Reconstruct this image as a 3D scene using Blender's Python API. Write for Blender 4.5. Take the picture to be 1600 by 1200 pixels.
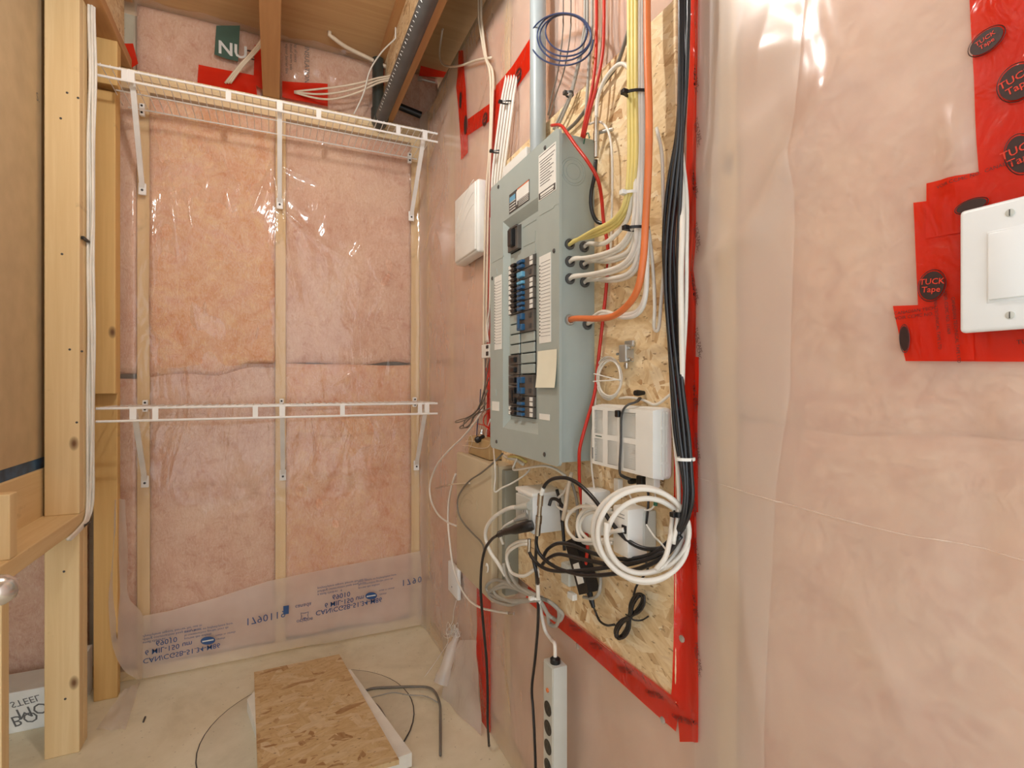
import bpy, bmesh, math, random
from mathutils import Vector, Matrix, noise
random.seed(7)
for o in list(bpy.data.objects): bpy.data.objects.remove(o)
SC = bpy.context.scene; COL = SC.collection
# ------------------------------------------------------------------ camera, world, exposure
H = 1.154                       # eye height; z values written "H + ..." are relative to it
FPX = 816.0; YAW = math.radians(24.4)
cam_d = bpy.data.cameras.new('camera'); cam_d.sensor_width = 36; cam_d.lens = FPX/1600*36
cam_d.clip_start = .01
cam = bpy.data.objects.new('camera', cam_d); COL.objects.link(cam)
cam.location = (0, 0, H); cam.rotation_euler = (math.pi/2, 0, -YAW); SC.camera = cam
SC.view_settings.view_transform = 'Standard'; SC.view_settings.look = 'None'
SC.view_settings.gamma = 1; SC.view_settings.use_curve_mapping = False
SC.view_settings.exposure = 0.2
w = bpy.data.worlds.new('world'); SC.world = w; w.use_nodes = True
w.node_tree.nodes['Background'].inputs[0].default_value = (.90, .955, 1.0, 1)
w.node_tree.nodes['Background'].inputs[1].default_value = 2.0
BULB_POWER = 17.0               # watts of the bare bulb under the joist
# ------------------------------------------------------------------ projection helpers
FWD = Vector((math.sin(YAW), math.cos(YAW), 0)); RGT = Vector((math.cos(YAW), -math.sin(YAW), 0))
def ray(u, v): return FWD*FPX + RGT*(u-800) + Vector((0, 0, 600-v))
O = Vector((0, 0, H))
def WX(u, v, x): d = ray(u, v); return O + d*(x/d.x)            # point on a plane parallel to the right wall
def BY(u, v, y): d = ray(u, v); return O + d*(y/d.y)            # point on a plane parallel to the back wall
def FZ(u, v, z=0): d = ray(u, v); return O + d*((z-H)/d.z)      # point on a level plane
# ------------------------------------------------------------------ mesh builder
class MB:
    def __init__(s): s.v = []; s.f = []
    def add(s, vs, fs):
        n = len(s.v); s.v += [Vector(p) for p in vs]; s.f += [tuple(i+n for i in f) for f in fs]; return s
    def box(s, lo, hi, bev=0, seg=2):
        lo = Vector(lo); hi = Vector(hi)
        bm = bmesh.new(); bmesh.ops.create_cube(bm, size=1)
        for p in bm.verts: p.co = Vector([(lo[i]+hi[i])/2 + p.co[i]*(hi[i]-lo[i]) for i in range(3)])
        if bev: bmesh.ops.bevel(bm, geom=bm.edges[:], offset=bev, segments=seg, affect='EDGES', profile=.5)
        return s.bm(bm)
    def bm(s, bm, M=None):
        bm.verts.index_update(); n = len(s.v)
        s.v += [(M @ p.co) if M else p.co.copy() for p in bm.verts]
        s.f += [tuple(q.index+n for q in f.verts) for f in bm.faces]; bm.free(); return s
    def prism(s, poly, d):                                       # polygon extruded along vector d
        n = len(poly); d = Vector(d)
        vs = [Vector(p) for p in poly] + [Vector(p)+d for p in poly]
        return s.add(vs, [tuple(range(n))[::-1], tuple(range(n, 2*n))] + [(i, (i+1) % n, n+(i+1) % n, n+i) for i in range(n)])
    def tube(s, pts, r, seg=8, smooth=5, closed=False, flat=1.0):
        pts = [Vector(p) for p in pts]
        if smooth and len(pts) > 2: pts = catmull(pts, smooth, closed)
        n = len(pts); rr = r if isinstance(r, (list, tuple)) else None
        T = []
        for i in range(n):
            a = pts[(i-1) % n] if (closed or i) else pts[0]; b = pts[(i+1) % n] if (closed or i < n-1) else pts[-1]
            t = (b-a); T.append(t.normalized() if t.length > 1e-9 else Vector((0, 0, 1)))
        up = Vector((0, 0, 1)) if abs(T[0].z) < .9 else Vector((1, 0, 0))
        N = (up - T[0]*up.dot(T[0])).normalized(); vs = []; fs = []
        for i in range(n):
            N = (N - T[i]*N.dot(T[i])).normalized(); Bn = T[i].cross(N)
            R = r if rr is None else rr[min(int(i/max(1, n-1)*(len(rr)-1)+.5), len(rr)-1)]
            for k in range(seg):
                a = 2*math.pi*k/seg; vs.append(pts[i] + N*(math.cos(a)*R) + Bn*(math.sin(a)*R*flat))
        m = n if closed else n-1
        for i in range(m):
            j = (i+1) % n
            for k in range(seg): fs.append((i*seg+k, i*seg+(k+1) % seg, j*seg+(k+1) % seg, j*seg+k))
        if not closed: fs += [tuple(range(seg))[::-1], tuple((n-1)*seg+k for k in range(seg))]
        return s.add(vs, fs)
    def lathe(s, c, axis, prof, seg=16):                         # prof = [(distance along axis, radius)]
        c = Vector(c); ax = Vector(axis).normalized()
        up = Vector((0, 0, 1)) if abs(ax.z) < .9 else Vector((1, 0, 0))
        N = (up-ax*up.dot(ax)).normalized(); Bn = ax.cross(N); vs = []; fs = []
        for d, r in prof:
            for k in range(seg):
                a = 2*math.pi*k/seg; vs.append(c+ax*d+N*(math.cos(a)*max(r, 1e-4))+Bn*(math.sin(a)*max(r, 1e-4)))
        for i in range(len(prof)-1):
            for k in range(seg): fs.append((i*seg+k, i*seg+(k+1) % seg, (i+1)*seg+(k+1) % seg, (i+1)*seg+k))
        fs += [tuple(range(seg))[::-1], tuple((len(prof)-1)*seg+k for k in range(seg))]
        return s.add(vs, fs)
    def grid(s, fn, nu, nv):                                     # open surface fn(a, b), a and b in 0..1
        vs = [fn(i/nu, j/nv) for j in range(nv+1) for i in range(nu+1)]
        fs = [(j*(nu+1)+i, j*(nu+1)+i+1, (j+1)*(nu+1)+i+1, (j+1)*(nu+1)+i) for j in range(nv) for i in range(nu)]
        return s.add(vs, fs)
def catmull(P, k, closed=False):
    out = []; n = len(P); m = n if closed else n-1
    for i in range(m):
        if closed: p0, p1, p2, p3 = P[(i-1) % n], P[i], P[(i+1) % n], P[(i+2) % n]
        else:
            p1, p2 = P[i], P[i+1]
            p0 = P[i-1] if i else p1*2-p2; p3 = P[i+2] if i+2 < n else p2*2-p1
        for j in range(k):
            t = j/k
            out.append(.5*((2*p1)+(p2-p0)*t+(2*p0-5*p1+4*p2-p3)*t*t+(3*p1-p0-3*p2+p3)*t*t*t))
    if not closed: out.append(P[-1])
    return out
WLOC = {}
def tag(o, label=None, cat=None, group=None, kind=None):
    if label: o['label'] = label
    if cat: o['category'] = cat
    if group: o['group'] = group
    if kind: o['kind'] = kind
    return o
def place(o, parent, wl):
    WLOC[o.name] = Vector(wl)
    if parent: o.parent = parent; o.location = Vector(wl)-WLOC[parent.name]
    else: o.location = wl
def obj(name, mb, mat, parent=None, label=None, cat=None, group=None, kind=None, smooth=False, fix=True):
    xs = [p for p in mb.v]
    lo = Vector([min(p[i] for p in xs) for i in range(3)]); hi = Vector([max(p[i] for p in xs) for i in range(3)])
    c = Vector(((lo.x+hi.x)/2, (lo.y+hi.y)/2, lo.z))
    me = bpy.data.meshes.new(name); me.from_pydata([p-c for p in mb.v], [], mb.f)
    if fix:
        bm = bmesh.new(); bm.from_mesh(me); bmesh.ops.recalc_face_normals(bm, faces=bm.faces[:]); bm.to_mesh(me); bm.free()
    if smooth:
        me.polygons.foreach_set('use_smooth', [True]*len(me.polygons))
        if smooth != 'all':
            try: me.set_sharp_from_angle(angle=math.radians(40))
            except Exception: pass
    me.update(); me.materials.append(mat)
    o = bpy.data.objects.new(name, me); COL.objects.link(o); place(o, parent, c)
    return tag(o, label, cat, group, kind)
def empty(name, loc, label=None, cat=None, group=None, kind=None, parent=None):
    o = bpy.data.objects.new(name, None); o.empty_display_size = .03; COL.objects.link(o); place(o, parent, loc)
    return tag(o, label, cat, group, kind)
def share(o, parent, wl, name=None):                             # another piece with the same mesh
    c = o.copy(); c.name = name or o.name.split('.')[0]; COL.objects.link(c); place(c, parent, wl); return c
def text(name, s, size, org, xd, yd, mat, parent, align='LEFT', vmap=None, bold=0, space=1.0):
    cu = bpy.data.curves.new('print', 'FONT'); cu.body = s; cu.size = size; cu.align_x = align; cu.offset = bold*size
    cu.space_character = space; cu.resolution_u = 2
    t = bpy.data.objects.new('print', cu); COL.objects.link(t)
    bpy.context.view_layer.update()
    me = bpy.data.meshes.new_from_object(t); bpy.data.objects.remove(t)
    xd = Vector(xd); yd = Vector(yd); org = Vector(org); mb = MB()
    mb.v = [org+xd*p.co.x+yd*p.co.y for p in me.vertices]; mb.f = [tuple(f.vertices) for f in me.polygons]
    bpy.data.meshes.remove(me)
    if vmap: mb.v = [vmap(p) for p in mb.v]
    if not mb.v: return None
    return obj(name, mb, mat, parent, fix=False)
# ------------------------------------------------------------------ materials
def lin(c): return tuple(((x/255)/12.92 if x/255 <= .04045 else ((x/255+.055)/1.055)**2.4) for x in c) + (1,)
class NT:
    def __init__(s, name):
        s.m = bpy.data.materials.new(name); s.m.use_nodes = True; s.t = s.m.node_tree
        s.b = s.t.nodes['Principled BSDF']; s.out = s.t.nodes['Material Output']
    def n(s, k, **kw):
        x = s.t.nodes.new(k)
        for a, b in kw.items():
            if a.startswith('i_'): x.inputs[a[2:].replace('_', ' ')].default_value = b
            else: setattr(x, a, b)
        return x
    def l(s, a, b): s.t.links.new(a, b)
    def coords(s, scale=(1, 1, 1), rot=(0, 0, 0), kind='Object'):
        tc = s.n('ShaderNodeTexCoord'); mp = s.n('ShaderNodeMapping'); s.l(tc.outputs[kind], mp.inputs[0])
        mp.inputs['Scale'].default_value = scale; mp.inputs['Rotation'].default_value = rot; return mp.outputs[0]
    def noise(s, vec, scale, detail=3, rough=.5, dist=0):
        x = s.n('ShaderNodeTexNoise'); s.l(vec, x.inputs['Vector']); x.inputs['Scale'].default_value = scale
        x.inputs['Detail'].default_value = detail; x.inputs['Roughness'].default_value = rough; x.inputs['Distortion'].default_value = dist
        return x.outputs['Fac']
    def ramp(s, fac, stops, interp='LINEAR'):
        x = s.n('ShaderNodeValToRGB'); s.l(fac, x.inputs[0]); e = x.color_ramp.elements; x.color_ramp.interpolation = interp
        while len(e) < len(stops): e.new(.5)
        for i, (p, c) in enumerate(stops):
            e[i].position = p; e[i].color = lin(c) if not isinstance(c, (int, float)) else (c, c, c, 1)
        return x.outputs[0]
    def mix(s, fac, a, b, mode='MIX'):
        x = s.n('ShaderNodeMix', data_type='RGBA', blend_type=mode)
        for inp, val in ((x.inputs[0], fac), (x.inputs[6], a), (x.inputs[7], b)):
            if isinstance(val, (int, float)): inp.default_value = val
            elif isinstance(val, tuple): inp.default_value = val
            else: s.l(val, inp)
        return x.outputs[2]
    def bump(s, h, strength, dist=.01):
        x = s.n('ShaderNodeBump'); s.l(h, x.inputs['Height']); x.inputs['Strength'].default_value = strength; x.inputs['Distance'].default_value = dist
        return x.outputs[0]
def plain(name, c, rough=.5, metal=0, spec=.5, var=.06, coat=0):
    t = NT(name); v = t.noise(t.coords(), 14, 3); c2 = tuple(max(0, x*(1-var*2)) for x in c)
    t.l(t.ramp(v, [(.3, c2), (.7, c)]), t.b.inputs['Base Color'])
    t.b.inputs['Roughness'].default_value = rough; t.b.inputs['Metallic'].default_value = metal
    t.b.inputs['Specular IOR Level'].default_value = spec; t.b.inputs['Coat Weight'].default_value = coat
    return t.m
def wood(name, lt, dk, axis=2, knots=True, rough=.6):
    t = NT(name); sc = [26, 26, 26]; sc[axis] = 1.1
    g = t.noise(t.coords(tuple(sc)), 1.6, 4, .6, .6)
    sc2 = [5, 5, 5]; sc2[axis] = .5
    g2 = t.noise(t.coords(tuple(sc2)), 1.5, 2)
    md = tuple((a+b)/2 for a, b in zip(lt, dk))
    c = t.mix(.45, t.ramp(g, [(.25, dk), (.5, md), (.72, lt)]), t.ramp(g2, [(.35, md), (.65, lt)]))
    if knots:
        sk = [9, 9, 9]; sk[axis] = 5
        v = t.n('ShaderNodeTexVoronoi'); t.l(t.coords(tuple(sk)), v.inputs['Vector']); v.inputs['Scale'].default_value = 1
        f = t.ramp(v.outputs['Distance'], [(.05, 1.0), (.1, .45), (.13, 0.0)])
        pick = t.n('ShaderNodeMath', operation='GREATER_THAN'); t.l(v.outputs['Color'], pick.inputs[0]); pick.inputs[1].default_value = .56
        mu = t.n('ShaderNodeMath', operation='MULTIPLY'); t.l(f, mu.inputs[0]); t.l(pick.outputs[0], mu.inputs[1])
        c = t.mix(mu.outputs[0], c, lin((112, 76, 42)))
    if knots: c = t.mix(t.ramp(t.noise(t.coords((7, 7, 9)), 1.0, 4, .65, .5), [(.64, 0.0), (.74, .38)]), c, lin((140, 116, 84)))
    t.l(c, t.b.inputs['Base Color']); t.b.inputs['Roughness'].default_value = rough
    t.l(t.bump(g, .15, .002), t.b.inputs['Normal']); return t.m
def osb(name, normal=0, tone=1.0):
    t = NT(name); col = None; hh = None
    k_ = .62 if normal == 2 else .85
    lt = (240, 219, 180); md = (224, 194, 146); dk = (170, 124, 74)
    for i, (ang, sx, sy, thr) in enumerate(((.5, 15, 60, 0), (2.1, 18, 74, .5), (1.25, 13, 62, .62), (2.75, 20, 70, .6), (.05, 24, 90, .66))):
        rot = [0, 0, 0]; rot[normal] = ang
        sc = [1, 1, 1]; ax = [a for a in range(3) if a != normal]
        m1 = t.coords((1, 1, 1), tuple(rot))
        m2 = t.n('ShaderNodeMapping'); t.l(m1, m2.inputs[0]); sc[ax[0]] = sx*k_; sc[ax[1]] = sy*k_; sc[normal] = .01
        m2.inputs['Scale'].default_value = sc; m2.inputs['Location'].default_value = (i*3.1, i*1.7, i*2.3)
        v = t.n('ShaderNodeTexVoronoi'); t.l(m2.outputs[0], v.inputs['Vector']); v.inputs['Scale'].default_value = 1; v.inputs['Randomness'].default_value = 1
        sep = t.n('ShaderNodeSeparateColor'); t.l(v.outputs['Color'], sep.inputs[0])
        gr = t.noise(m2.outputs[0], 2.2, 3)
        c = t.ramp(sep.outputs[0], [(0, dk), (.14, md), (.5, (232, 206, 160)), (.85, lt), (1, (246, 230, 198))])
        c = t.mix(.25, c, t.ramp(gr, [(.3, dk), (.6, lt)]))
        if col is None: col = c; hh = sep.outputs[1]
        else:
            gt = t.n('ShaderNodeMath', operation='GREATER_THAN'); t.l(sep.outputs[2], gt.inputs[0]); gt.inputs[1].default_value = thr
            col = t.mix(gt.outputs[0], col, c)
    rot = [0, 0, 0]; s1 = [60, 60, 60]
    v = t.noise(t.coords((60, 45, 150) if normal == 0 else (60, 140, 60)), 1.0, 2)
    col = t.mix(t.ramp(v, [(.66, 0.0), (.72, .7)]), col, lin((108, 70, 36)))
    if tone != 1.0: col = t.mix(1.0, col, (tone, tone*.93, tone*.82, 1), 'MULTIPLY')
    t.l(col, t.b.inputs['Base Color']); t.b.inputs['Roughness'].default_value = .62
    t.l(t.bump(hh, .25, .003), t.b.inputs['Normal']); return t.m
def batt(name, a, b, c, seed):
    t = NT(name); co = t.coords((1, 1, 1), (seed, seed*.7, seed*1.3))
    n1 = t.noise(co, 4.5, 5, .6, 1.0); n2 = t.noise(co, 13, 6, .7, 1.6)
    n3 = t.noise(t.coords((60, 20, 24), (.3, .5, seed)), 1.2, 5, .75, 2.2)
    col = t.mix(.5, t.ramp(n1, [(.36, c), (.5, a), (.62, b)]), t.ramp(n2, [(.36, c), (.5, b), (.6, a)]))
    col = t.mix(.3, col, t.ramp(n3, [(.36, c), (.52, a), (.64, (248, 234, 220))]))
    t.l(col, t.b.inputs['Base Color']); t.b.inputs['Roughness'].default_value = 1; t.b.inputs['Specular IOR Level'].default_value = .05
    ad = t.n('ShaderNodeMath', operation='ADD'); t.l(n2, ad.inputs[0]); t.l(n3, ad.inputs[1])
    t.l(t.bump(ad.outputs[0], .5, .02), t.b.inputs['Normal']); return t.m
def film(name, color, opacity, tint, rough, bumps, spec=1.0, sc=(3, 3, 3)):
    """thin plastic: part see-through, part scattering, gloss on top"""
    t = NT(name); t.t.nodes.remove(t.b)
    tr = t.n('ShaderNodeBsdfTransparent'); tr.inputs[0].default_value = lin(tint)
    df = t.n('ShaderNodeBsdfDiffuse'); df.inputs[0].default_value = lin(color)
    tl = t.n('ShaderNodeBsdfTranslucent'); tl.inputs[0].default_value = lin(color)
    gl = t.n('ShaderNodeBsdfGlossy'); gl.inputs['Roughness'].default_value = rough; gl.inputs[0].default_value = (spec, spec, spec, 1)
    m0 = t.n('ShaderNodeMixShader'); m0.inputs[0].default_value = .3; t.l(df.outputs[0], m0.inputs[1]); t.l(tl.outputs[0], m0.inputs[2])
    m1 = t.n('ShaderNodeMixShader'); t.l(tr.outputs[0], m1.inputs[1]); t.l(m0.outputs[0], m1.inputs[2])
    co = t.coords(sc)
    op = t.noise(co, 1.0, 3); r = t.n('ShaderNodeMapRange'); t.l(op, r.inputs[0])
    r.inputs[1].default_value = .3; r.inputs[2].default_value = .7; r.inputs[3].default_value = opacity*.86; r.inputs[4].default_value = min(1, opacity*1.12)
    t.l(r.outputs[0], m1.inputs[0])
    ge = t.n('ShaderNodeNewGeometry'); mr = t.n('ShaderNodeMapRange'); t.l(ge.outputs['Backfacing'], mr.inputs[0])
    mr.inputs[3].default_value = 1.45; mr.inputs[4].default_value = 1/1.45
    fr = t.n('ShaderNodeFresnel'); t.l(mr.outputs[0], fr.inputs[0])
    m2 = t.n('ShaderNodeMixShader'); t.l(fr.outputs[0], m2.inputs[0]); t.l(m1.outputs[0], m2.inputs[1]); t.l(gl.outputs[0], m2.inputs[2])
    t.l(m2.outputs[0], t.out.inputs[0])
    if bumps:
        b = t.bump(t.noise(t.coords(sc), bumps[0], 3, .55, .8), bumps[1], bumps[2])
        for x in (fr, gl): t.l(b, x.inputs['Normal'])
    return t.m
M = {}
M['pine'] = wood('pine_upright', (232, 208, 162), (208, 174, 120))
M['pine_y'] = wood('pine_along_wall', (232, 208, 162), (208, 174, 120), 1)
M['pine_x'] = wood('pine_plate', (236, 216, 172), (214, 184, 132), 0, False)
M['pine_amber'] = wood('pine_amber', (226, 190, 126), (202, 158, 92))
M['joist'] = wood('joist_flange', (196, 150, 100), (160, 112, 66), 1, False)
M['osb'] = osb('osb_board', 0)
M['osb_floor'] = osb('osb_lid', 2, .74)
M['osb_web'] = osb('osb_web', 0)
M['batt_a'] = batt('insulation_orange', (240, 202, 164), (232, 186, 170), (218, 146, 104), .3)
M['batt_b'] = batt('insulation_pink', (230, 192, 170), (238, 208, 182), (204, 146, 120), 1.1)
M['batt_c'] = batt('insulation_rose', (230, 192, 170), (238, 208, 182), (204, 146, 120), 2.3)
M['batt_d'] = batt('insulation_tan', (240, 202, 164), (232, 186, 170), (218, 146, 104), 3.7)
M['batt_e'] = batt('insulation_pale', (230, 192, 170), (238, 208, 182), (204, 146, 120), 4.4)
M['poly'] = film('clear_sheet', (244, 238, 232), .13, (255, 251, 248), .11, (1.6, .6, .014), 1, (6, 6, 2.5))
M['poly_r'] = film('milky_sheet', (238, 232, 224), .38, (255, 248, 242), .22, (1.2, .4, .015), 1, (5, 4, 2))
M['poly_w'] = film('white_sheet', (238, 232, 224), .38, (255, 252, 248), .22, (1.3, .4, .012), 1, (4, 4, 2))
M['poly_s'] = film('double_sheet', (238, 232, 224), .46, (255, 250, 246), .25, (1.4, .3, .01), 1, (5, 5, 5))
M['poly_cut'] = film('loose_sheet', (238, 232, 224), .5, (255, 250, 246), .2, (2, .5, .01), 1, (6, 6, 6))
M['tape'] = film('red_tape', (226, 46, 22), .76, (255, 84, 56), .16, (5, .5, .008), 1, (4, 8, 4))
M['tape_o'] = M['tape']
M['ink'] = plain('black_print', (52, 26, 22), .5)
M['ink_blue'] = plain('blue_print', (44, 84, 138), .55)
M['ink_grey'] = plain('grey_print', (110, 112, 112), .6)
M['ink_green'] = plain('green_print', (64, 92, 78), .6)
M['ink_white'] = plain('white_print', (225, 225, 220), .6)
M['white'] = plain('white_plastic', (236, 236, 230), .4, var=.02)
M['white_cool'] = plain('white_plate', (236, 240, 240), .35, var=.01)
M['white_paint'] = plain('white_coated_wire', (240, 238, 234), .4, var=.02)
M['wire_grey'] = plain('wire_deck', (240, 238, 234), .4, var=.02)
M['paper'] = plain('white_paper', (236, 236, 230), .85, var=.02)
M['note'] = plain('cream_note_paper', (238, 236, 216), .9, var=.02)
M['panel'] = plain('grey_enamel', (166, 178, 174), .42, var=.015)
M['panel_in'] = plain('grey_enamel_filler', (166, 178, 174), .42, var=.015)
M['box_side'] = plain('grey_enamel_box', (166, 178, 174), .42, var=.015)
M['dark'] = plain('black_plastic', (20, 20, 22), .4)
M['dark_soft'] = plain('dark_grey_plastic', (74, 72, 70), .5)
M['brk'] = plain('breaker_body', (104, 98, 92), .5, var=.12)
M['blue_t'] = plain('blue_toggle', (44, 96, 138), .4)
M['sky_t'] = plain('light_blue_toggle', (110, 178, 214), .4)
M['steel'] = plain('steel', (206, 206, 202), .38, .7)
M['nickel'] = plain('plated_connector', (206, 202, 194), .25, 1)
M['conduit'] = plain('grey_conduit', (158, 168, 170), .4, var=.02)
M['abs'] = plain('dark_grey_pipe', (84, 86, 86), .45)
M['abs_g'] = plain('green_black_pipe', (56, 62, 58), .4)
M['c_white'] = plain('white_cable', (232, 228, 218), .42, var=.03)
M['c_cool'] = plain('cool_white_cable', (232, 228, 218), .42, var=.03)
M['c_cream'] = plain('cream_cable', (226, 210, 186), .5, var=.05)
M['c_grey'] = plain('grey_cable', (172, 168, 158), .5, var=.05)
M['c_dgrey'] = plain('dark_grey_wire', (120, 114, 104), .5)
M['c_black'] = plain('black_cable', (26, 29, 34), .32, var=.1, spec=.6)
M['c_yellow'] = plain('yellow_cable', (232, 214, 132), .45, var=.05)
M['c_orange'] = plain('orange_cable', (224, 122, 66), .45, var=.05)
M['c_red'] = plain('red_wire', (204, 44, 26), .4, var=.05)
M['c_blue'] = plain('navy_wire', (48, 68, 108), .35)
M['c_amber'] = plain('amber_wire', (176, 116, 34), .4)
M['c_green'] = plain('green_wire', (44, 110, 80), .4)
M['beige'] = plain('beige_plastic', (196, 180, 150), .5, var=.02)
M['tan'] = plain('tan_plastic', (190, 160, 112), .55, var=.03)
M['grey_box'] = plain('grey_green_plastic', (146, 148, 136), .5, var=.03)
M['outlet'] = plain('black_outlet', (50, 46, 40), .45)
M['strip_side'] = plain('strip_side', (198, 200, 192), .45, var=.02)
M['strip'] = plain('strip_face', (198, 200, 192), .45, var=.02)
M['drywall'] = plain('drywall_back_paper', (198, 174, 136), .9, var=.03)
M['blue_strip'] = plain('blue_membrane', (70, 108, 146), .6, var=.25)
M['foam'] = plain('white_foam', (238, 236, 226), .8, var=.03)
M['carton'] = plain('white_carton', (236, 238, 234), .7, var=.02)
M['chrome'] = plain('satin_handle', (226, 226, 226), .22, .85)
M['door'] = plain('white_door', (232, 228, 220), .5, var=.02)
M['rubber'] = plain('string', (240, 238, 234), .6)
def concrete(name, a, b, d):
    t = NT(name); co = t.coords()
    n1 = t.noise(co, 3.5, 6, .62, .6); n2 = t.noise(co, 22, 4, .6)
    c = t.mix(.4, t.ramp(n1, [(.3, d), (.5, b), (.7, a)]), t.ramp(n2, [(.3, b), (.65, a)]))
    sp = t.noise(co, 95, 2); c = t.mix(t.ramp(sp, [(.7, 0.0), (.76, .5)]), c, lin((120, 108, 88)))
    t.l(c, t.b.inputs['Base Color']); t.b.inputs['Roughness'].default_value = .75
    t.l(t.bump(n2, .2, .004), t.b.inputs['Normal']); return t.m
M['concrete'] = concrete('concrete_floor', (232, 224, 200), (220, 210, 182), (190, 178, 148))
M['concrete_g'] = concrete('pit_lid', (220, 212, 190), (206, 198, 174), (180, 170, 146))
M['deck'] = wood('subfloor', (206, 170, 122), (178, 138, 92), 0, False)
e = NT('bulb_glass'); e.b.inputs['Emission Color'].default_value = (1, .975, .94, 1)
e.b.inputs['Emission Strength'].default_value = BULB_POWER/(math.pi*4*math.pi*.03**2); M['bulb'] = e.m
# ------------------------------------------------------------------ the setting
YB = 2.466; XR = .646; XL = -.558
def rz(z): return H+z
fl = MB(); fl.box((-1.45, -1.6, -.1), (.95, 2.7, 0))
floor = obj('floor', fl, M['concrete'], kind='structure', label='pale trowelled concrete floor', cat='floor')
dk = MB(); dk.box((-1.45, -1.6, rz(1.535)), (.95, 2.75, rz(1.56)))
ceil = obj('ceiling', dk, M['deck'], kind='structure', label='unfinished ceiling of floor joists under wooden decking', cat='ceiling')
for xc in (-.543, -.015, .471):
    for k, z0 in enumerate((1.23, 1.497)):
        b = MB(); b.box((xc-.033, -1.6, rz(z0)), (xc+.033, YB+.02, rz(z0+.038)), .002); obj('joist_flange', b, M['joist'], ceil)
    b = MB(); b.box((xc-.006, -1.6, rz(1.266)), (xc+.006, YB+.02, rz(1.499))); obj('joist_web', b, M['osb_web'], ceil)
# --- back wall
b = MB(); b.box((-1.4, YB+.105, 0), (.95, YB+.2, rz(1.5)))
wall_back = obj('wall_back', b, M['concrete_g'], kind='structure', label='back wall of studs and pink insulation behind clear plastic', cat='wall')
SX = [BY(224, 600, YB).x, BY(438.5, 600, YB).x, BY(649, 600, YB).x]
for x in SX:
    b = MB(); b.box((x-.021, YB, .038), (x+.021, YB+.1, rz(1.15)), .002); obj('stud', b, M['pine'], wall_back)
b = MB(); b.box((-1.35, YB, 0), (XR+.1, YB+.1, .038), .002); obj('bottom_plate', b, M['pine_x'], wall_back)
for z in (1.15, 1.19):
    b = MB(); b.box((-1.35, YB, rz(z)), (XR+.1, YB+.1, rz(z+.038)), .002); obj('top_plate', b, M['pine_x'], wall_back)
def batt_obj(x0, x1, z0, z1, yf, mat, seed, parent, bow=.012, wavy=.02, axis='y', flip=1):
    """soft insulation batt: rounded, lumpy face towards the room"""
    nx = max(6, int((x1-x0)/.016)); nz = max(6, int((z1-z0)/.018)); mb = MB()
    def fn(a, c):
        x = x0+(x1-x0)*a; z = z0+(z1-z0)*c
        q = Vector((x*4+seed*9, z*4, seed*3.3))
        if c < .02 or c > .98: z += wavy*noise.noise(Vector((x*6+seed, 1.3, seed))) * (1 if c < .5 else .2)
        e = min(1, min(a, 1-a)*9)*.6+.4; e2 = min(1, min(c*(z1-z0), (1-c)*(z1-z0))/.05)
        d = bow*(math.sqrt(e)*math.sqrt(max(0, e2*(2-e2)))) + .009*noise.noise(q)*e2 + .005*noise.noise(q*3.1)*e2
        return Vector((x, yf-d, z)) if axis == 'y' else Vector((yf-d, x, z))
    mb.grid(fn, nx, nz); n = len(mb.v)
    rim = [i for i in range(nx+1)] + [j*(nx+1)+nx for j in range(1, nz+1)] + [nz*(nx+1)+i for i in range(nx-1, -1, -1)] + [j*(nx+1) for j in range(nz-1, 0, -1)]
    back = []
    for i in rim:
        p = mb.v[i].copy()
        if axis == 'y': p.y = yf+.08
        else: p.x = yf+.08
        mb.v.append(p); back.append(len(mb.v)-1)
    k = len(rim)
    for i in range(k): mb.f.append((rim[i], rim[(i+1) % k], back[(i+1) % k], back[i]))
    mb.f.append(tuple(back))
    return obj('insulation_batt', mb, mat, parent, smooth='all')
a0, a1, a2 = SX
batt_obj(-.60, a0-.024, .05, rz(.02), YB+.012, M['batt_c'], 1.2, wall_back)
batt_obj(-.60, a0-.024, rz(.035), rz(1.14), YB+.006, M['batt_b'], 2.2, wall_back, .014)
batt_obj(a0+.022, a1-.022, .045, rz(.10), YB+.014, M['batt_c'], 3.1, wall_back)
batt_obj(a0+.022, a1-.022, rz(.05), rz(1.14), YB+.002, M['batt_a'], 4.7, wall_back, .018, .05)
batt_obj(a1+.022, a2-.022, .045, rz(.088), YB+.006, M['batt_d'], 5.3, wall_back, .016, .03)
batt_obj(a1+.022, a2-.022, rz(.10), rz(1.14), YB+.006, M['batt_b'], 6.6, wall_back, .012, .02)
batt_obj(a2+.022, XR+.06, .045, rz(1.14), YB+.012, M['batt_a'], 7.6, wall_back)
batt_obj(-1.3, -.665, .045, rz(-.35), YB+.006, M['batt_c'], 9.1, wall_back)
# joist bays above the plate
for k, (x0, x1) in enumerate(((-.505, -.052), (.022, .432), (.51, .74))):
    batt_obj(x0, x1, rz(1.235), rz(1.53), YB+.075, M['batt_b' if k != 2 else 'batt_c'], 11+k*1.7, wall_back, .02)
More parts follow.
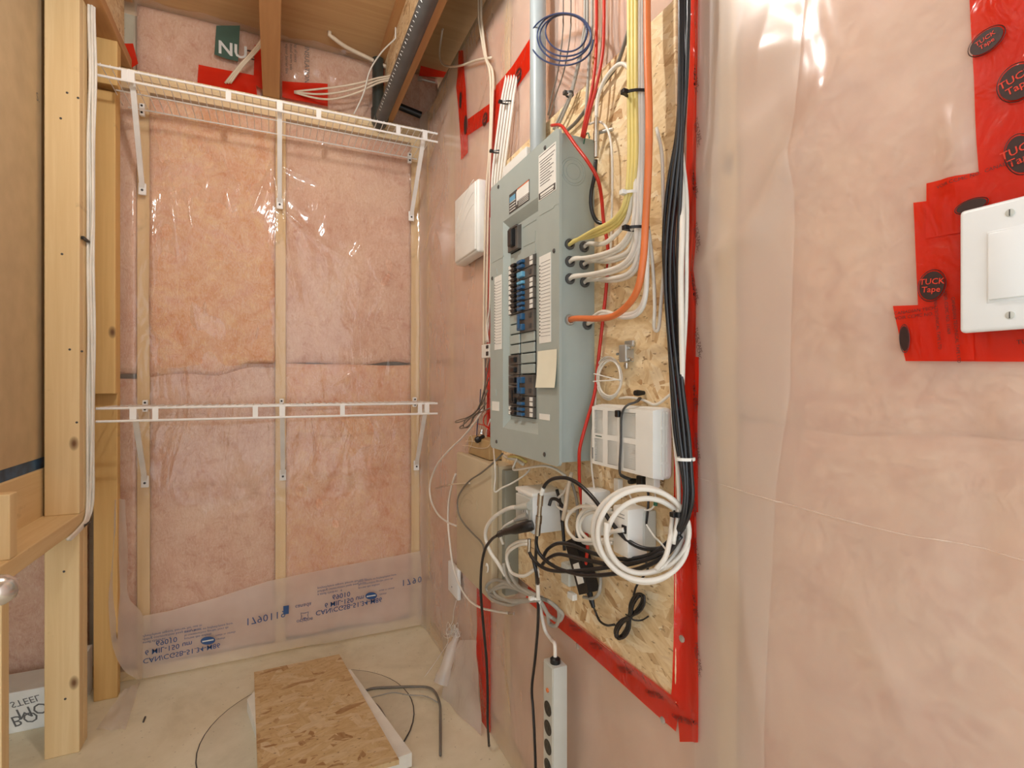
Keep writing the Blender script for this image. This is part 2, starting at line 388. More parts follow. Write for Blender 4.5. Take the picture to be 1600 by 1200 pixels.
# --- right wall
b = MB(); b.box((XR+.105, -1.5, 0), (XR+.2, YB+.1, rz(1.5)))
wall_right = obj('wall_right', b, M['concrete_g'], kind='structure', label='right hand wall of insulation behind milky plastic sheet', cat='wall')
sy = [-1.0, -.39, .20, .62, 1.49, 2.05, 2.42]
for y in sy:
    b = MB(); b.box((XR+.012, y-.019, .038), (XR+.1, y+.019, rz(1.24)), .002); obj('stud', b, M['pine'], wall_right)
b = MB(); b.box((XR+.012, -1.5, 0), (XR+.1, YB, .038)); obj('bottom_plate', b, M['pine_y'], wall_right)
b = MB(); b.box((XR+.012, -1.5, rz(1.24)), (XR+.1, YB, rz(1.28))); obj('top_plate', b, M['pine_y'], wall_right)
for k in range(len(sy)-1):
    lo, hi = sy[k]+.02, sy[k+1]-.02
    s = rz((.02, .05, -.05, .3, .2, .1)[k])
    batt_obj(lo, hi, .045, s, XR+.024, M['batt_e'], 20+k, wall_right, .012, .02, 'x')
    batt_obj(lo, hi, s-.012, rz(1.235), XR+.022, M['batt_e' if k != 4 else 'batt_a'], 30+k, wall_right, .012, .02, 'x')
# --- left wall of open studs
b = MB(); b.box((-.672, .9, rz(-.228)), (-.66, YB, rz(1.47)))
wall_left = obj('wall_left', b, M['drywall'], kind='structure', label='left hand partition of open studs with brown backed drywall', cat='wall')
def member(name, lo, hi, mat, bev=.003):
    b = MB(); b.box(lo, hi, bev); return obj(name, b, mat, wall_left)
ZS = rz(-.407)
member('stud', (-.645, 2.05, ZS), (XL, 2.088, rz(1.23)), M['pine']); member('stud', (-.645, 2.089, ZS), (XL, 2.127, rz(1.23)), M['pine'])
member('sill_board', (-.655, .95, ZS-.045), (XL, 2.127, ZS), M['pine_y'])
member('cripple_stud', (-.645, 2.05, 0), (XL, 2.088, ZS-.045), M['pine']); member('cripple_stud', (-.645, 2.089, 0), (XL, 2.127, ZS-.045), M['pine'])
member('cripple_stud', (-.645, 1.538, 0), (XL, 1.576, ZS-.045), M['pine'])
member('short_block', (-.60, 1.578, ZS), (XL, 1.618, rz(-.255)), M['pine']); member('short_block', (-.645, 1.578, ZS), (-.603, 1.618, rz(-.255)), M['pine'])
member('corner_stud', (-.60, 2.35, .0), (-.528, 2.388, rz(1.23)), M['pine_amber'])
member('corner_board', (-.60, 2.30, rz(-.035)), (-.523, 2.338, rz(1.05)), M['pine_amber'])
member('corner_block', (-.60, 2.29, rz(1.07)), (-.515, 2.338, rz(1.23)), M['pine_amber'])
member('plank', (-.668, .9, rz(-.425)), (-.652, YB, rz(-.262)), M['pine_y'])
member('membrane_strip', (-.670, .9, rz(-.264)), (-.662, YB, rz(-.226)), M['blue_strip'], 0)
b = MB(); b.box((-1.45, .8, 0), (-1.3, YB+.1, rz(1.5))); obj('wall_light_block', b, M['drywall'], kind='structure', label='unseen wall added to keep light out of the space beyond the left partition', cat='wall')  # out of view, added to stop world light leaking in under the sill
text('pencil_mark', 'S.', .035, WX(57, 156, -.6595), Vector((0, 1, .1)), Vector((0, -.15, 1)), M['ink_grey'], wall_left)
# nails and a screw or two on the post
nl = None
for (u, v) in ((95, 185), (122, 153), (105, 145), (97, 397), (128, 549), (120, 660), (102, 1092), (100, 893), (109, 546)):
    p = BY(u, v, 2.05); s = MB(); s.lathe((p.x, 2.0505, p.z), (0, -1, 0), [(0, .0035), (.0015, .0035), (.002, .002)], 8)
    nl = obj('nail', s, M['dark_soft'], wall_left)
# ------------------------------------------------------------------ plastic sheets
def ridge(p, a, c, w, h, sharp=1.0):
    a = Vector(a); c = Vector(c); d = c-a; t = max(0, min(1, (p-a).dot(d)/d.length_squared)); q = a+d*t
    r = (p-q).length/w; taper = 1-.6*abs(2*t-1)
    return h*taper*math.exp(-(r**(2*sharp)))
def B2(u, v, y=YB): p = BY(u, v, y); return (p.x, p.z)
def W2(u, v, x=XR): p = WX(u, v, x); return (p.y, p.z)
back_r = [((262, 255), (278, 400), .012, .010), ((290, 300), (305, 380), .012, .008), ((238, 310), (242, 460), .01, .008),
          ((395, 330), (425, 258), .009, .012), ((425, 258), (432, 300), .007, .010), ((438, 325), (500, 380), .008, .014), ((500, 380), (560, 418), .010, .010),
          ((440, 325), (452, 400), .007, .012), ((452, 400), (466, 470), .01, .006), ((440, 262), (495, 288), .008, .012), ((455, 312), (480, 335), .007, .012),
          ((630, 240), (645, 300), .008, .012), ((640, 290), (632, 330), .007, .010), ((545, 410), (580, 360), .018, .010), ((340, 240), (360, 330), .022, .010),
          ((180, 300), (183, 520), .010, .010), ((195, 330), (200, 420), .008, .009), ((300, 470), (310, 520), .016, .006), ((320, 490), (322, 470), .006, .008),
          ((520, 600), (575, 570), .008, .006), ((400, 540), (405, 500), .01, .006), ((505, 225), (530, 215), .01, .012), ((365, 215), (420, 205), .012, .010),
          ((560, 1000), (480, 980), .02, .004), ((250, 660), (430, 655), .006, .008), ((450, 655), (640, 645), .006, .006)]
back_r = [(Vector(B2(*a)), Vector(B2(*c)), w_, h_) for a, c, w_, h_ in back_r]
def back_sheet(a, c):
    x = -.556+(XR-.006+.556)*a; z = .03+(rz(1.20)-.03)*c
    p = Vector((x, z)); d = .014
    for A, C, w_, h_ in back_r:
        if abs(x-(A.x+C.x)/2) < .3 and abs(z-(A.y+C.y)/2) < .35: d += ridge(p, A, C, w_, h_, .7)
    d += .004*noise.noise(Vector((x*5, z*2.2, 3))) + .002*noise.noise(Vector((x*17, z*9, 5)))
    if x < -.50: t = (-.50-x)/.056; d += .078*t*t*(3-2*t)*.95
    if z > rz(1.05): d -= .006
    if x > .60: d += .012*((x-.60)/.04)**2
    return Vector((x, YB-d, z))
mb = MB(); mb.grid(back_sheet, 230, 400)
sheet_b = obj('vapour_barrier_sheet', mb, M['poly'], label='clear wrinkled plastic vapour sheet over the back wall studs', cat='plastic sheet', smooth='all')
# skirt: doubled sheet with mirrored blue print along the bottom
SK_T = [(222, 962), (262, 955), (345, 932), (420, 908), (500, 891), (580, 875), (657, 861)]
SK_B = [(222, 1061), (262, 1053), (345, 1039), (420, 1021), (500, 1006), (580, 991), (661, 975)]
YS = YB-.03
def lerp_poly(P, t):
    t *= len(P)-1; i = min(int(t), len(P)-2); f = t-i; return (P[i][0]+(P[i+1][0]-P[i][0])*f, P[i][1]+(P[i+1][1]-P[i][1])*f)
def skirt(a, c):
    tp = BY(*lerp_poly(SK_T, a), YS); bt = BY(*lerp_poly(SK_B, a), YS); bt.z = max(bt.z, .012)
    p = bt.lerp(tp, c); p.y = YS-.006*noise.noise(Vector((p.x*6, p.z*6, 9)))-.003*math.sin(c*7+a*9); return p
mb = MB(); mb.grid(skirt, 70, 16)
sk = obj('vapour_barrier_skirt', mb, M['poly_s'], label='beige doubled plastic strip with mirrored blue print at foot of back wall', cat='plastic sheet', smooth='all')
YT = YS-.0105
def btext(s, u0, v0, u1, size, bold=0, mat='ink_blue', slope=None, sp=1.0):
    """print along the strip, flipped top to bottom as seen through the sheet"""
    A = BY(u0, v0, YT); Bp = BY(u1, v0+(u1-u0)*(-.19 if slope is None else slope), YT)
    xd = (Bp-A).normalized(); text('print', s, size, A, xd, Vector((0, 0, -1)), M[mat], sk, bold=bold, space=sp)
for du, dv in ((0, 0), (335, -78)):
    L = .0
    for k, s in enumerate(('polyethylene vapour barrier for use in', 'building construction keep away from', 'a small children   4')):
        btext(s, 218+du*.83+0, 994+dv+k*5+(2 if du else 0), 280+du*.83, .0135)
    for k, s in enumerate(('pare vapeur en polyethylene pour', 'la construction garder hors de', 'portee des enfants')):
        btext(s, (288 if not du else 560), (987 if not du else 908)+k*5, (352 if not du else 610), .0125)
for (u, v, s, sz) in ((243, 1006, '69010', .029), (226, 1021, '6 MIL-150 um', .028), (223, 1034, 'CAN/CGSB-51.34-M86', .0275),
                      (519, 934, '69010', .031), (507, 947, '6 MIL-150 um', .030), (493, 959, 'CAN/CGSB-51.34-M86', .030)):
    btext(s, u, v-4, u+60, sz, .006, slope=-.21)
for k, ch_ in enumerate('1790119'): btext(ch_, 383+k*9.2, 967-k*2.0, 393+k*9.2, .042, 0)
for k, ch_ in enumerate('1790'): btext(ch_, 627+k*8.5, 907-k*1.8, 637+k*8.5, .040, 0)
btext('canada', 461, 946, 480, .024); btext('origine', 463, 969, 485, .024)
for (u, v) in ((325, 1001), (580, 931)):
    c = BY(u, v, YT-.001); s = MB(); s.lathe(c, (0, -1, 0), [(0, .026), (.0006, .026)], 24)
    for p in s.v: p.z = c.z+(p.z-c.z)*.62-(p.x-c.x)*.12
    o = obj('logo_oval', s, M['ink_blue'], sk); s = MB(); s.box((c.x-.02, c.y-.0016, c.z-.002), (c.x+.02, c.y-.0008, c.z+.003)); obj('logo_bar', s, M['ink_white'], sk)
    btext('made in canada', u+12, v-9, u+40, .0115); btext('canada', u+13, v-3, u+40, .0115)
s = MB(); c = BY(476, 962, YT)
s.tube([c+Vector((.022*math.cos(a)*(1 if k % 2 else .55), 0, .02*math.sin(a)*(1 if k % 2 else .55))) for k, a in enumerate([i*math.pi/4 for i in range(8)])], .0012, 5, 0, True); obj('recycle_mark', s, M['ink_blue'], sk)
s = MB(); c = BY(447, 953, YT); s.box((c.x-.011, c.y-.0005, c.z-.018), (c.x+.011, c.y+.0002, c.z+.018)); obj('print_block', s, M['ink_blue'], sk)
# loose flaps in the left corner
def flap(name, quad, mat, n=14, amp=.006, seed=1, **kw):
    A, Bq, C, D = [Vector(q) for q in quad]
    def fn(a, c):
        p = A.lerp(Bq, a).lerp(D.lerp(C, a), c); nn = (Bq-A).cross(D-A).normalized()
        return p + nn*amp*noise.noise(Vector((a*3+seed, c*3, seed)))
    mb = MB(); mb.grid(fn, n, n); return obj(name, mb, mat, smooth='all', **kw)
Lf = [BY(u, v, y) for u, v, y in ((180, 780, 2.345), (176, 860, 2.342), (170, 940, 2.335), (174, 1005, 2.33), (192, 1044, 2.33), (216, 1061, 2.36))]
Rf = [BY(u, v, y) for u, v, y in ((196, 780, 2.41), (199, 860, 2.41), (201, 930, 2.41), (222, 962, YS-.008), (223, 1015, YS-.008), (223, 1061, YS-.008))]
Lf = catmull(Lf, 5); Rf = catmull(Rf, 5); mb = MB()
for a_, c_ in zip(Lf, Rf):
    for k in range(9): mb.v.append(a_.lerp(c_, k/8)+Vector((0, -.006*math.sin(k*.8+a_.z*20), 0)))
for i in range(len(Lf)-1):
    for k in range(8): mb.f.append((i*9+k, i*9+k+1, i*9+k+10, i*9+k+9))
obj('vapour_barrier_flap', mb, M['poly_cut'], smooth='all', label='loose plastic edge folded round the corner stud beside the printed strip', cat='plastic sheet')
flap('vapour_barrier_flap', (FZ(150, 1140, .004), FZ(196, 1140, .004), FZ(219, 1066, .006), FZ(193, 1078, .03)), M['poly_cut'], amp=.006, seed=6,
     label='plastic flap lying flat on the concrete beside the left studs', cat='plastic sheet')
# right wall sheet
right_r = [((1300, 150), (1180, 360), .026, .020), ((1180, 360), (1090, 420), .024, .016), ((1290, 60), (1310, 200), .05, .012), ((1150, 100), (1250, 60), .05, .012),
           ((1110, 250), (1230, 170), .03, .008), ((1340, 430), (1335, 560), .03, .008), ((1240, 600), (1380, 560), .03, -.006), ((1330, 930), (1420, 1130), .02, .006),
           ((1490, 170), (1495, 290), .008, .010), ((1505, 180), (1508, 260), .006, .008), ((1540, 660), (1520, 1000), .02, -.006), ((1580, 620), (1560, 680), .012, .007),
           ((1100, 640), (1105, 900), .02, .006), ((1160, 900), (1190, 1130), .02, .005), ((690, 300), (660, 420), .02, .008), ((700, 180), (670, 260), .02, .008),
           ((720, 960), (700, 1040), .03, .012), ((735, 940), (760, 1100), .02, .008), ((790, 990), (800, 1120), .015, .007), ((670, 640), (690, 640), .008, .006)]
right_r = [(Vector(W2(*a)), Vector(W2(*c)), w_, h_) for a, c, w_, h_ in right_r]
cr = [Vector(W2(*q)) for q in ((1096, 746), (1290, 805), (1400, 835), (1500, 850), (1640, 885))]
def edge(z, P=[Vector(W2(*q)) for q in ((1196, 1160), (1205, 940), (1214, 760), (1236, 620), (1242, 440), (1250, 250), (1262, 40))]):
    for i in range(len(P)-1):
        if P[i].y <= z <= P[i+1].y: t = (z-P[i].y)/(P[i+1].y-P[i].y); return P[i].x+(P[i+1].x-P[i].x)*t
    return P[0].x if z < P[0].y else P[-1].x
def sheet_d(y, z):
    p = Vector((y, z)); d = 0
    for A, C, w_, h_ in right_r:
        if abs(y-(A.x+C.x)/2) < .4 and abs(z-(A.y+C.y)/2) < .5: d += ridge(p, A, C, w_, h_, .8)
    d += .004*noise.noise(Vector((y*3.2, z*2.4, 8)))+.0015*noise.noise(Vector((y*11, z*7, 2)))
    if .69 < y < 1.48 and z > rz(-.6): d = min(d, .003)
    if y > 2.36: d += .02*((y-2.36)/.1)**2
    return d
def surf(y, z):
    """outermost surface of the right wall: board or sheet"""
    d = XR-sheet_d(y, z)
    if edge(z)-.004 < y < .672: d -= .0035
    t = min((y-.700)/.007, (1.477-y)/.007, (z-rz(-.560))/.007, (rz(.676)-z)/.007); t = max(0, min(1, t))
    return d*(1-t)+(.632-.0004)*t
def right_sheet(x0, y0, y1f, z0, z1):
    def fn(a, c):
        z = z0+(z1-z0)*c; y = y0+(y1f(z)-y0)*a
        return Vector((x0-sheet_d(y, z), y, z))
    return fn
mb = MB(); mb.grid(right_sheet(XR, -.8, lambda z: YB-.015, .004, rz(1.275)), 300, 200)
sheet_r = obj('vapour_barrier_sheet', mb, M['poly_r'], label='milky plastic vapour sheet covering the whole right hand wall', cat='plastic sheet', smooth='all')
mb = MB(); mb.grid(right_sheet(XR-.003, .672, edge, .01, rz(1.27)), 50, 200)
obj('vapour_barrier_overlap', mb, M['poly_w'], label='whitish overlapping plastic strip beside the red taped board edge', cat='plastic sheet', smooth='all')
cp = catmull([Vector((0, *W2(*q))) for q in ((1096, 746), (1190, 776), (1290, 805), (1400, 833), (1500, 851), (1640, 888))], 20)
mb = MB(); mb.tube([Vector((surf(p.y, p.z)-.0004, p.y, p.z)) for p in cp], [.0006, .0011, .0012, .0008, .0009, .0008], 8, 0, flat=1); obj('crease', mb, M['poly_r'], sheet_r, smooth='all')
# poly over the rim bays
for k, (x0, x1) in enumerate(((-.508, -.05), (.02, .436), (.506, .64))):
    def fn(a, c, x0=x0, x1=x1, k=k):
        x = x0+(x1-x0)*a; z = rz(1.232)+(.30)*c
        return Vector((x, YB+.035-.018*noise.noise(Vector((x*9, z*9, k)))-.006*noise.noise(Vector((x*31, z*27, k))), z))
    mb = MB(); mb.grid(fn, 40, 24)
    obj('joist_bay_sheet', mb, M['poly'], label=('crumpled clear plastic in joist bay with green and black print', 'crumpled clear plastic in joist bay between middle joist and grey pipe', 'clear plastic in the dark joist bay beside the right wall')[k], cat='plastic sheet', smooth='all')
bs = [o for o in COL.objects if o.name.startswith('joist_bay_sheet')]
def bay(s, u, v, size, up, mat, par, bold=0, y=YB+.012):
    p = BY(u, v, y); t = Vector((math.sin(up), 0, math.cos(up))); xd = Vector((math.cos(up), 0, -math.sin(up)))
    text('print', s, size, p, xd, t, M[mat], par, bold=bold)
q = [BY(u, v, YB+.012) for u, v in ((338, 40), (375, 40), (372, 96), (354, 92), (335, 85))]
s = MB(); s.prism(q, (0, .0006, 0)); obj('print_badge', s, M['ink_green'], bs[0])
bay('NU', 340, 82, .075, 0, 'ink_white', bs[0], .02, YB+.0105); bay('M', 386, 76, .06, math.pi/2, 'ink', bs[0])
bay('INSULATION', 476, 72, .028, math.pi/2, 'ink_grey', bs[1]); 
for k, t_ in enumerate(('vapour barrier film', 'install warm side', 'lap all joints')): bay(t_, 446+k*7, 68, .017, math.pi/2, 'ink_grey', bs[1])
# ------------------------------------------------------------------ red sheathing tape
def strip(name, left, right, x, mat, label, dx=None, sub=6, plane='x', bulge=.001, n=6):
    """tape between two pixel-measured borders lying on the wall plane"""
    P = (lambda q: WX(q[0], q[1], x)) if plane == 'x' else (lambda q: BY(q[0], q[1], x))
    L = [P(q) for q in left]; R = [P(q) for q in right]; rows = []
    for i in range(len(L)-1):
        for j in range(sub): t = j/sub; rows.append((L[i].lerp(L[i+1], t), R[i].lerp(R[i+1], t)))
    rows.append((L[-1], R[-1])); mb = MB()
    for i, (a, c) in enumerate(rows):
        for k in range(n+1):
            p = a.lerp(c, k/n); d = bulge*noise.noise(Vector((p.y*18+x*90, p.z*14, p.x*9)))
            if plane == 'x': p.x = surf(p.y, p.z)-.0016-(.0045-min(.0045, max(0, x-.636))) * (1 if p.y < .68 else .25)-d
            else: p.y -= d
            mb.v.append(p)
    for i in range(len(rows)-1):
        for k in range(n): mb.f.append((i*(n+1)+k, i*(n+1)+k+1, (i+1)*(n+1)+k+1, (i+1)*(n+1)+k))
    return obj(name, mb, mat, label=label, cat='tape', smooth='all')
INK_OFF = .0016
LAYER = {}
def stick(p): return Vector((surf(p.y, p.z)-.0016-LAY-.0022, p.y, p.z))
LAY = 0
def oval(par, u, v, x, ry, rzz, ang=0, word=True, flip=1):
    """printed black oval with the tape maker's two-line wordmark"""
    c = WX(u, v, x-INK_OFF); s = MB(); ca, sa = math.cos(ang), math.sin(ang)
    dirs = (Vector((0, -ca, sa)), Vector((0, sa, ca)))
    pts = [c+dirs[0]*(ry*math.cos(t))+dirs[1]*(rzz*math.sin(t)) for t in [2*math.pi*i/28 for i in range(28)]]
    s.prism([stick(q) for q in pts], (-.0003, 0, 0)); obj('print_oval', s, M['ink'], par)
    s = MB(); s.tube([stick(c+(p-c)*1.12) for p in pts], .0004, 4, 0, True); obj('print_ring', s, M['ink'], par)
    if word:
        for k, w_ in enumerate(('TUCK', 'Tape')):
            text('print', w_, rzz*.58, c+dirs[1]*(rzz*(.10-.56*k)), dirs[0]*flip, dirs[1], TAPE_INK, par, 'CENTER', vmap=lambda q: stick(q)-Vector((.0007, 0, 0)), bold=.01)
TAPE_INK = plain('red_lettering', (226, 60, 34), .5)
def tline(par, s, u, v, x, size, ang):
    c = WX(u, v, x-INK_OFF); ca, sa = math.cos(ang), math.sin(ang)
    text('print', s, size, c, Vector((0, -ca, sa)), Vector((0, sa, ca)), M['ink'], par, vmap=stick)
CT = 'CANADIAN TECHNICAL TAPE LTD'; VC = 'VOIR CCMC NO.'
XT = .6415
t = strip('sheathing_tape', [(1076, -30), (1074, 60), (1070, 200), (1068, 300), (1066, 420), (1062, 560), (1060, 700), (1060, 860), (1060, 1000), (1056, 1090), (1060, 1160)],
          [(1090, -30), (1089, 60), (1088, 200), (1088, 300), (1088, 420), (1086, 560), (1090, 700), (1090, 860), (1090, 1000), (1091, 1090), (1091, 1160)], .640, M['tape'],
          'long vertical red tape sealing the board edge beside the black cables', bulge=.0012)
for k in range(12):
    v = 110+k*82; tline(t, 'VOIR CCMC', 1072+(k % 2)*5, v, .6308, .0085, -1.32); tline(t, 'TUCK TAPE', 1074+(k % 2)*5, v-8, .6308, .0085, -1.32)
t = strip('sheathing_tape', [(1083, 557), (1083, 700), (1086, 800)], [(1091, 558), (1091, 690), (1094, 800)], .640, M['tape_o'], 'short bright strip of red tape lapped over the long vertical tape')
t = strip('sheathing_tape', [(820, 912), (937, 1001), (1056, 1091)], [(815, 938), (925, 1034), (1048, 1146)], .6302, M['tape'], 'wide red tape along the bottom edge of the board', sub=14)
for u, v in ((890, 975), (922, 1003), (965, 1040), (1010, 1078), (1050, 1117)):
    tline(t, 'CANADIAN TECH', u-8, v+6, .6302, .0085, .35); tline(t, 'TUCK TAPE', u-4, v+12, .6302, .0085, .35)
for u, v in ((903, 1010), (1036, 1125)):
    p = WX(u, v, .628); s = MB(); s.lathe(p, (-1, 0, 0), [(0, .006), (.002, .006), (.003, .003)], 10); obj('screw_head', s, M['steel'], t)
p = WX(1066, 998, .6285); s = MB(); s.lathe(p, (-1, 0, 0), [(0, .006), (.002, .006), (.003, .003)], 10); obj('screw_head', s, M['steel'], t)
t = strip('sheathing_tape', [(743, 912), (743, 960), (744, 1010), (747, 1070), (752, 1145)], [(764, 926), (764, 960), (764, 1010), (764, 1070), (764, 1145)], .640, M['tape'],
          'vertical red tape running to the floor below the beige box', sub=10)
for v in (1010, 1050, 1090): tline(t, 'VOIR CCMC', 750, v, .640, .012, -1.3)
t = strip('sheathing_tape', [(715, 79), (713, 115), (711, 135), (714, 165), (717, 200), (719, 250)], [(722, 78), (724, 115), (726, 140), (728, 180), (729, 210), (729, 238)], .641, M['tape_o'],
          'vertical orange red tape on plastic below the ceiling corner')
oval(t, 718, 156, .641, .012, .03, 0, False); oval(t, 726, 195, .641, .015, .034, 0, False)
t = strip('sheathing_tape', [(729, 186), (768, 158), (774, 133), (797, 106), (826, 60)], [(729, 211), (766, 187), (790, 152), (808, 133), (828, 104)], .6405, M['tape_o'],
          'diagonal orange red tape climbing to the grey conduit')
oval(t, 756, 186, .6405, .020, .020); oval(t, 808, 118, .6405, .020, .020); tline(t, CT, 745, 180, .6405, .010, .6)
t = strip('sheathing_tape', [(770, 140), (766, 200), (761, 300), (759, 450), (759, 560), (759, 690)], [(788, 140), (782, 200), (776, 300), (773, 450), (773, 560), (773, 690)], .6400, M['tape_o'],
          'vertical red tape behind the white cables beside the breaker panel', sub=8)
# tape patches round the switch
pt = [('sheathing_tape', [(1512, -20), (1521, 160), (1528, 292)], [(1790, -60), (1790, 100), (1790, 229)], .6405, 'wide red tape with black ovals above the light switch'),
      ('sheathing_tape', [(1394, 478), (1402, 520), (1411, 564)], [(1790, 461), (1790, 512), (1790, 566)], .6398, 'red tape across below the light switch'),
      ('sheathing_tape', [(1424, 316), (1430, 440), (1436, 563)], [(1512, 305), (1514, 440), (1518, 562)], .6388, 'red tape down the edge of the light switch'),
      ('sheathing_tape', [(1445, 286), (1444, 330), (1443, 372)], [(1790, 207), (1790, 262), (1790, 313)], .6378, 'red tape across above the light switch plate')]
TP = []
for nm, L, R, x, lb in pt: TP.append(strip(nm, L, R, x, M['tape'], lb, bulge=.0016, n=22, sub=12))
LAY = .0005
oval(TP[0], 1588, 128, .6405, .0135, .0165, .25); oval(TP[0], 1540, 64, .6405, .0135, .0105, .25); oval(TP[0], 1592, 240, .6405, .0105, .018, .2)
LAY = .0012
oval(TP[1], 1411, 529, .6398, .0045, .014, 0, False); tline(TP[1], CT[:13], 1396, 492, .6398, .005, .03); tline(TP[1], VC, 1397, 500, .6398, .005, .03); tline(TP[1], 'TUCK TAPE LTD', 1585, 538, .6398, .006, .05)
LAY = .0022
oval(TP[2], 1454, 446, .6388, .0115, .0150, -.1)
for k, u in enumerate((1455, 1472, 1484)): tline(TP[2], (CT, VC+' 11469', CT)[k], u, 446+k*9, .6388, .0044, -1.5)
LAY = .0032
oval(TP[3], 1515, 321, .6378, .0125, .006, .1, False); tline(TP[3], VC+'  '+CT, 1462, 295, .6378, .005, .06)
LAY = 0
# red tape in the joist bays
for (L, R, lb) in (([(310, 100), (308, 140)], [(398, 118), (402, 150)], 'crumpled red tape along the foot of the left joist bay'),
                   ([(441, 126), (441, 152)], [(512, 131), (512, 166)], 'crumpled red tape where cream cables enter the middle joist bay'),
                   ([(592, 70), (592, 130)], [(609, 70), (609, 140)], 'red tape beside the joist web and grey pipe'),
                   ([(660, 88), (655, 118)], [(700, 88), (705, 122)], 'red tape in the dark joist bay by the right wall'),
                   ([(398, 70), (396, 130)], [(411, 70), (411, 140)], 'narrow red tape against the left side of the middle joist'),
                   ([(192, 68), (200, 110)], [(208, 68), (216, 100)], 'red tape on the joist in the left corner')):
    strip('sheathing_tape', L, R, YB+.008, M['tape'], lb, plane='y', bulge=.008, n=8, sub=8)
# ------------------------------------------------------------------ board behind the panel
XO = .632
s = MB(); s.box((XO, .707, rz(-.553)), (XR-.002, 1.47, rz(.669)), .0008)
obj('backing_board', s, M['osb'], label='strand board backing screwed to the wall behind the breaker panel', cat='board')
# ------------------------------------------------------------------ wire shelves
def shelf(zrel, lip, lab, tabs, feet, tops, clipv):
    z = rz(zrel); yf = 2.15; x0 = BY(150, 600, yf).x; x1 = min(BY(685, 600, yf).x, .628)
    e = empty('wire_shelf', ((x0+x1)/2, YB-.03, z), lab, 'shelf', 'white wire shelves')
    def bar(nm, a, c, r, mat='white_paint'):
        s = MB(); s.tube([a, c], r, 8, 0); return obj(nm, s, M[mat], e, smooth=True)
    bar('front_rail', (x0, yf, z), (x1, yf, z), .0042); bar('lip_rail', (x0, yf-.002, z-lip), (x1, yf-.002, z-lip), .0042)
    bar('rear_rail', (x0+.03, YB-.042, z-.004), (x1-.02, YB-.042, z-.004), .0028, 'wire_grey'); bar('middle_rail', (x0+.02, 2.30, z-.004), (x1-.02, 2.30, z-.004), .0028, 'wire_grey')
    n = 44; w0 = None
    for k in range(n):
        x = x0+.012+(x1-x0-.024)*k/(n-1)
        if w0 is None:
            s = MB(); s.tube([(x, YB-.036, z+.002), (x, yf-.004, z+.004)], .0015, 6, 0); w0 = obj('deck_wire', s, M['wire_grey'], e); base = WLOC[w0.name].copy(); bx = x
        else: share(w0, e, base+Vector((x-bx, 0, 0)))
    for u in tabs:
        x = BY(u, 600, yf).x; s = MB(); s.box((x-.009, yf-.005, z-lip), (x+.009, yf-.001, z+.001), .001); obj('tie_tab', s, M['white_paint'], e)
    for (fu, fv), tu in zip(feet, tops):
        f = BY(fu, fv, YB-.036); t = BY(tu, 600, yf)
        f = Vector((f.x, YB-.034, f.z)); a = Vector((t.x, yf+.008, z-.002)); d = (f-a)
        s = MB(); sd = Vector((0, 1, 0)).cross(Vector((0, 0, 1)))
        n_ = d.normalized(); side = Vector((1, 0, 0)); side = (side-n_*side.dot(n_)).normalized(); up = n_.cross(side)
        w_ = .0085; hgt = .0045
        sec = [side*w_+up*hgt, side*w_-up*hgt, -side*w_-up*hgt, -side*w_+up*hgt]
        vs = [a+q for q in sec]+[f+q for q in sec]; s.add(vs, [(0, 1, 2, 3), (7, 6, 5, 4)]+[(i, 4+i, 4+(i+1) % 4, (i+1) % 4) for i in range(4)])
        br = obj('bracket', s, M['white_paint'], e)
        s = MB(); s.box((f.x-.013, YB-.036, f.z-.03), (f.x+.013, YB-.026, f.z+.016), .003); obj('foot_plate', s, M['white_paint'], br)
        s = MB(); s.lathe((f.x, YB-.036, f.z-.012), (0, -1, 0), [(0, .0045), (.002, .0045), (.003, .002)], 8); obj('screw', s, M['dark_soft'], br)
        s = MB(); s.box((a.x-.01, yf-.004, z-lip*.9), (a.x+.01, yf+.004, z+.004), .001); obj('hook', s, M['white_paint'], br)
    for u in clipv:
        p = BY(u, 600, YB-.04); c = MB(); c.box((p.x-.009, YB-.046, z-.026), (p.x+.009, YB-.028, z+.02), .003); k = obj('wall_clip', c, M['white_paint'], e)
        for dz in (-.016, .01):
            c = MB(); c.lathe((p.x, YB-.046, z+dz), (0, -1, 0), [(0, .004), (.002, .004), (.003, .002)], 8); obj('screw', c, M['dark'], k)
    return e
shelf(1.062, .036, 'upper white wire shelf near the ceiling joists', (195, 357, 498, 622), ((222, 292), (437, 315), (643, 335)), (205, 437, 664), (222, 640))
shelf(-.082, .043, 'lower white wire shelf halfway up the back wall', (243, 399, 535, 656), ((226, 750), (442, 740), (651, 725)), (208, 441, 667), (227, 440, 648))
# ------------------------------------------------------------------ breaker panel
XP = .540; PL, PR = 1.335, .952; PZ0, PZ1 = rz(-.174), rz(.538)
pan = empty('breaker_panel', (.63, (PL+PR)/2, PZ0), 'grey steel electrical breaker panel with two columns of breakers', 'breaker panel')
def ring(x, i): return [Vector((x, PL-.008-i, PZ0+.008+i)), Vector((x, PR+.008+i, PZ0+.008+i)), Vector((x, PR+.008+i, PZ1-.008-i)), Vector((x, PL-.008-i, PZ1-.008-i))]
s = MB(); s.add(ring(XP+.006, 0)+ring(XO+.001, 0)+ring(XP+.006, .002)+ring(XO-.002, .002),
    [(4, 5, 6, 7), (12, 13, 14, 15)]+[q for i in range(4) for q in ((i, (i+1) % 4, 4+(i+1) % 4, 4+i), (i, (i+1) % 4, 8+(i+1) % 4, 8+i), (8+i, 8+(i+1) % 4, 12+(i+1) % 4, 12+i))])
pbox = obj('box', s, M['box_side'], pan)
HR = (1.0475, 1.247, rz(-.114), rz(.422)); IR = (1.068, 1.229, rz(-.090), rz(.400)); XI = .554
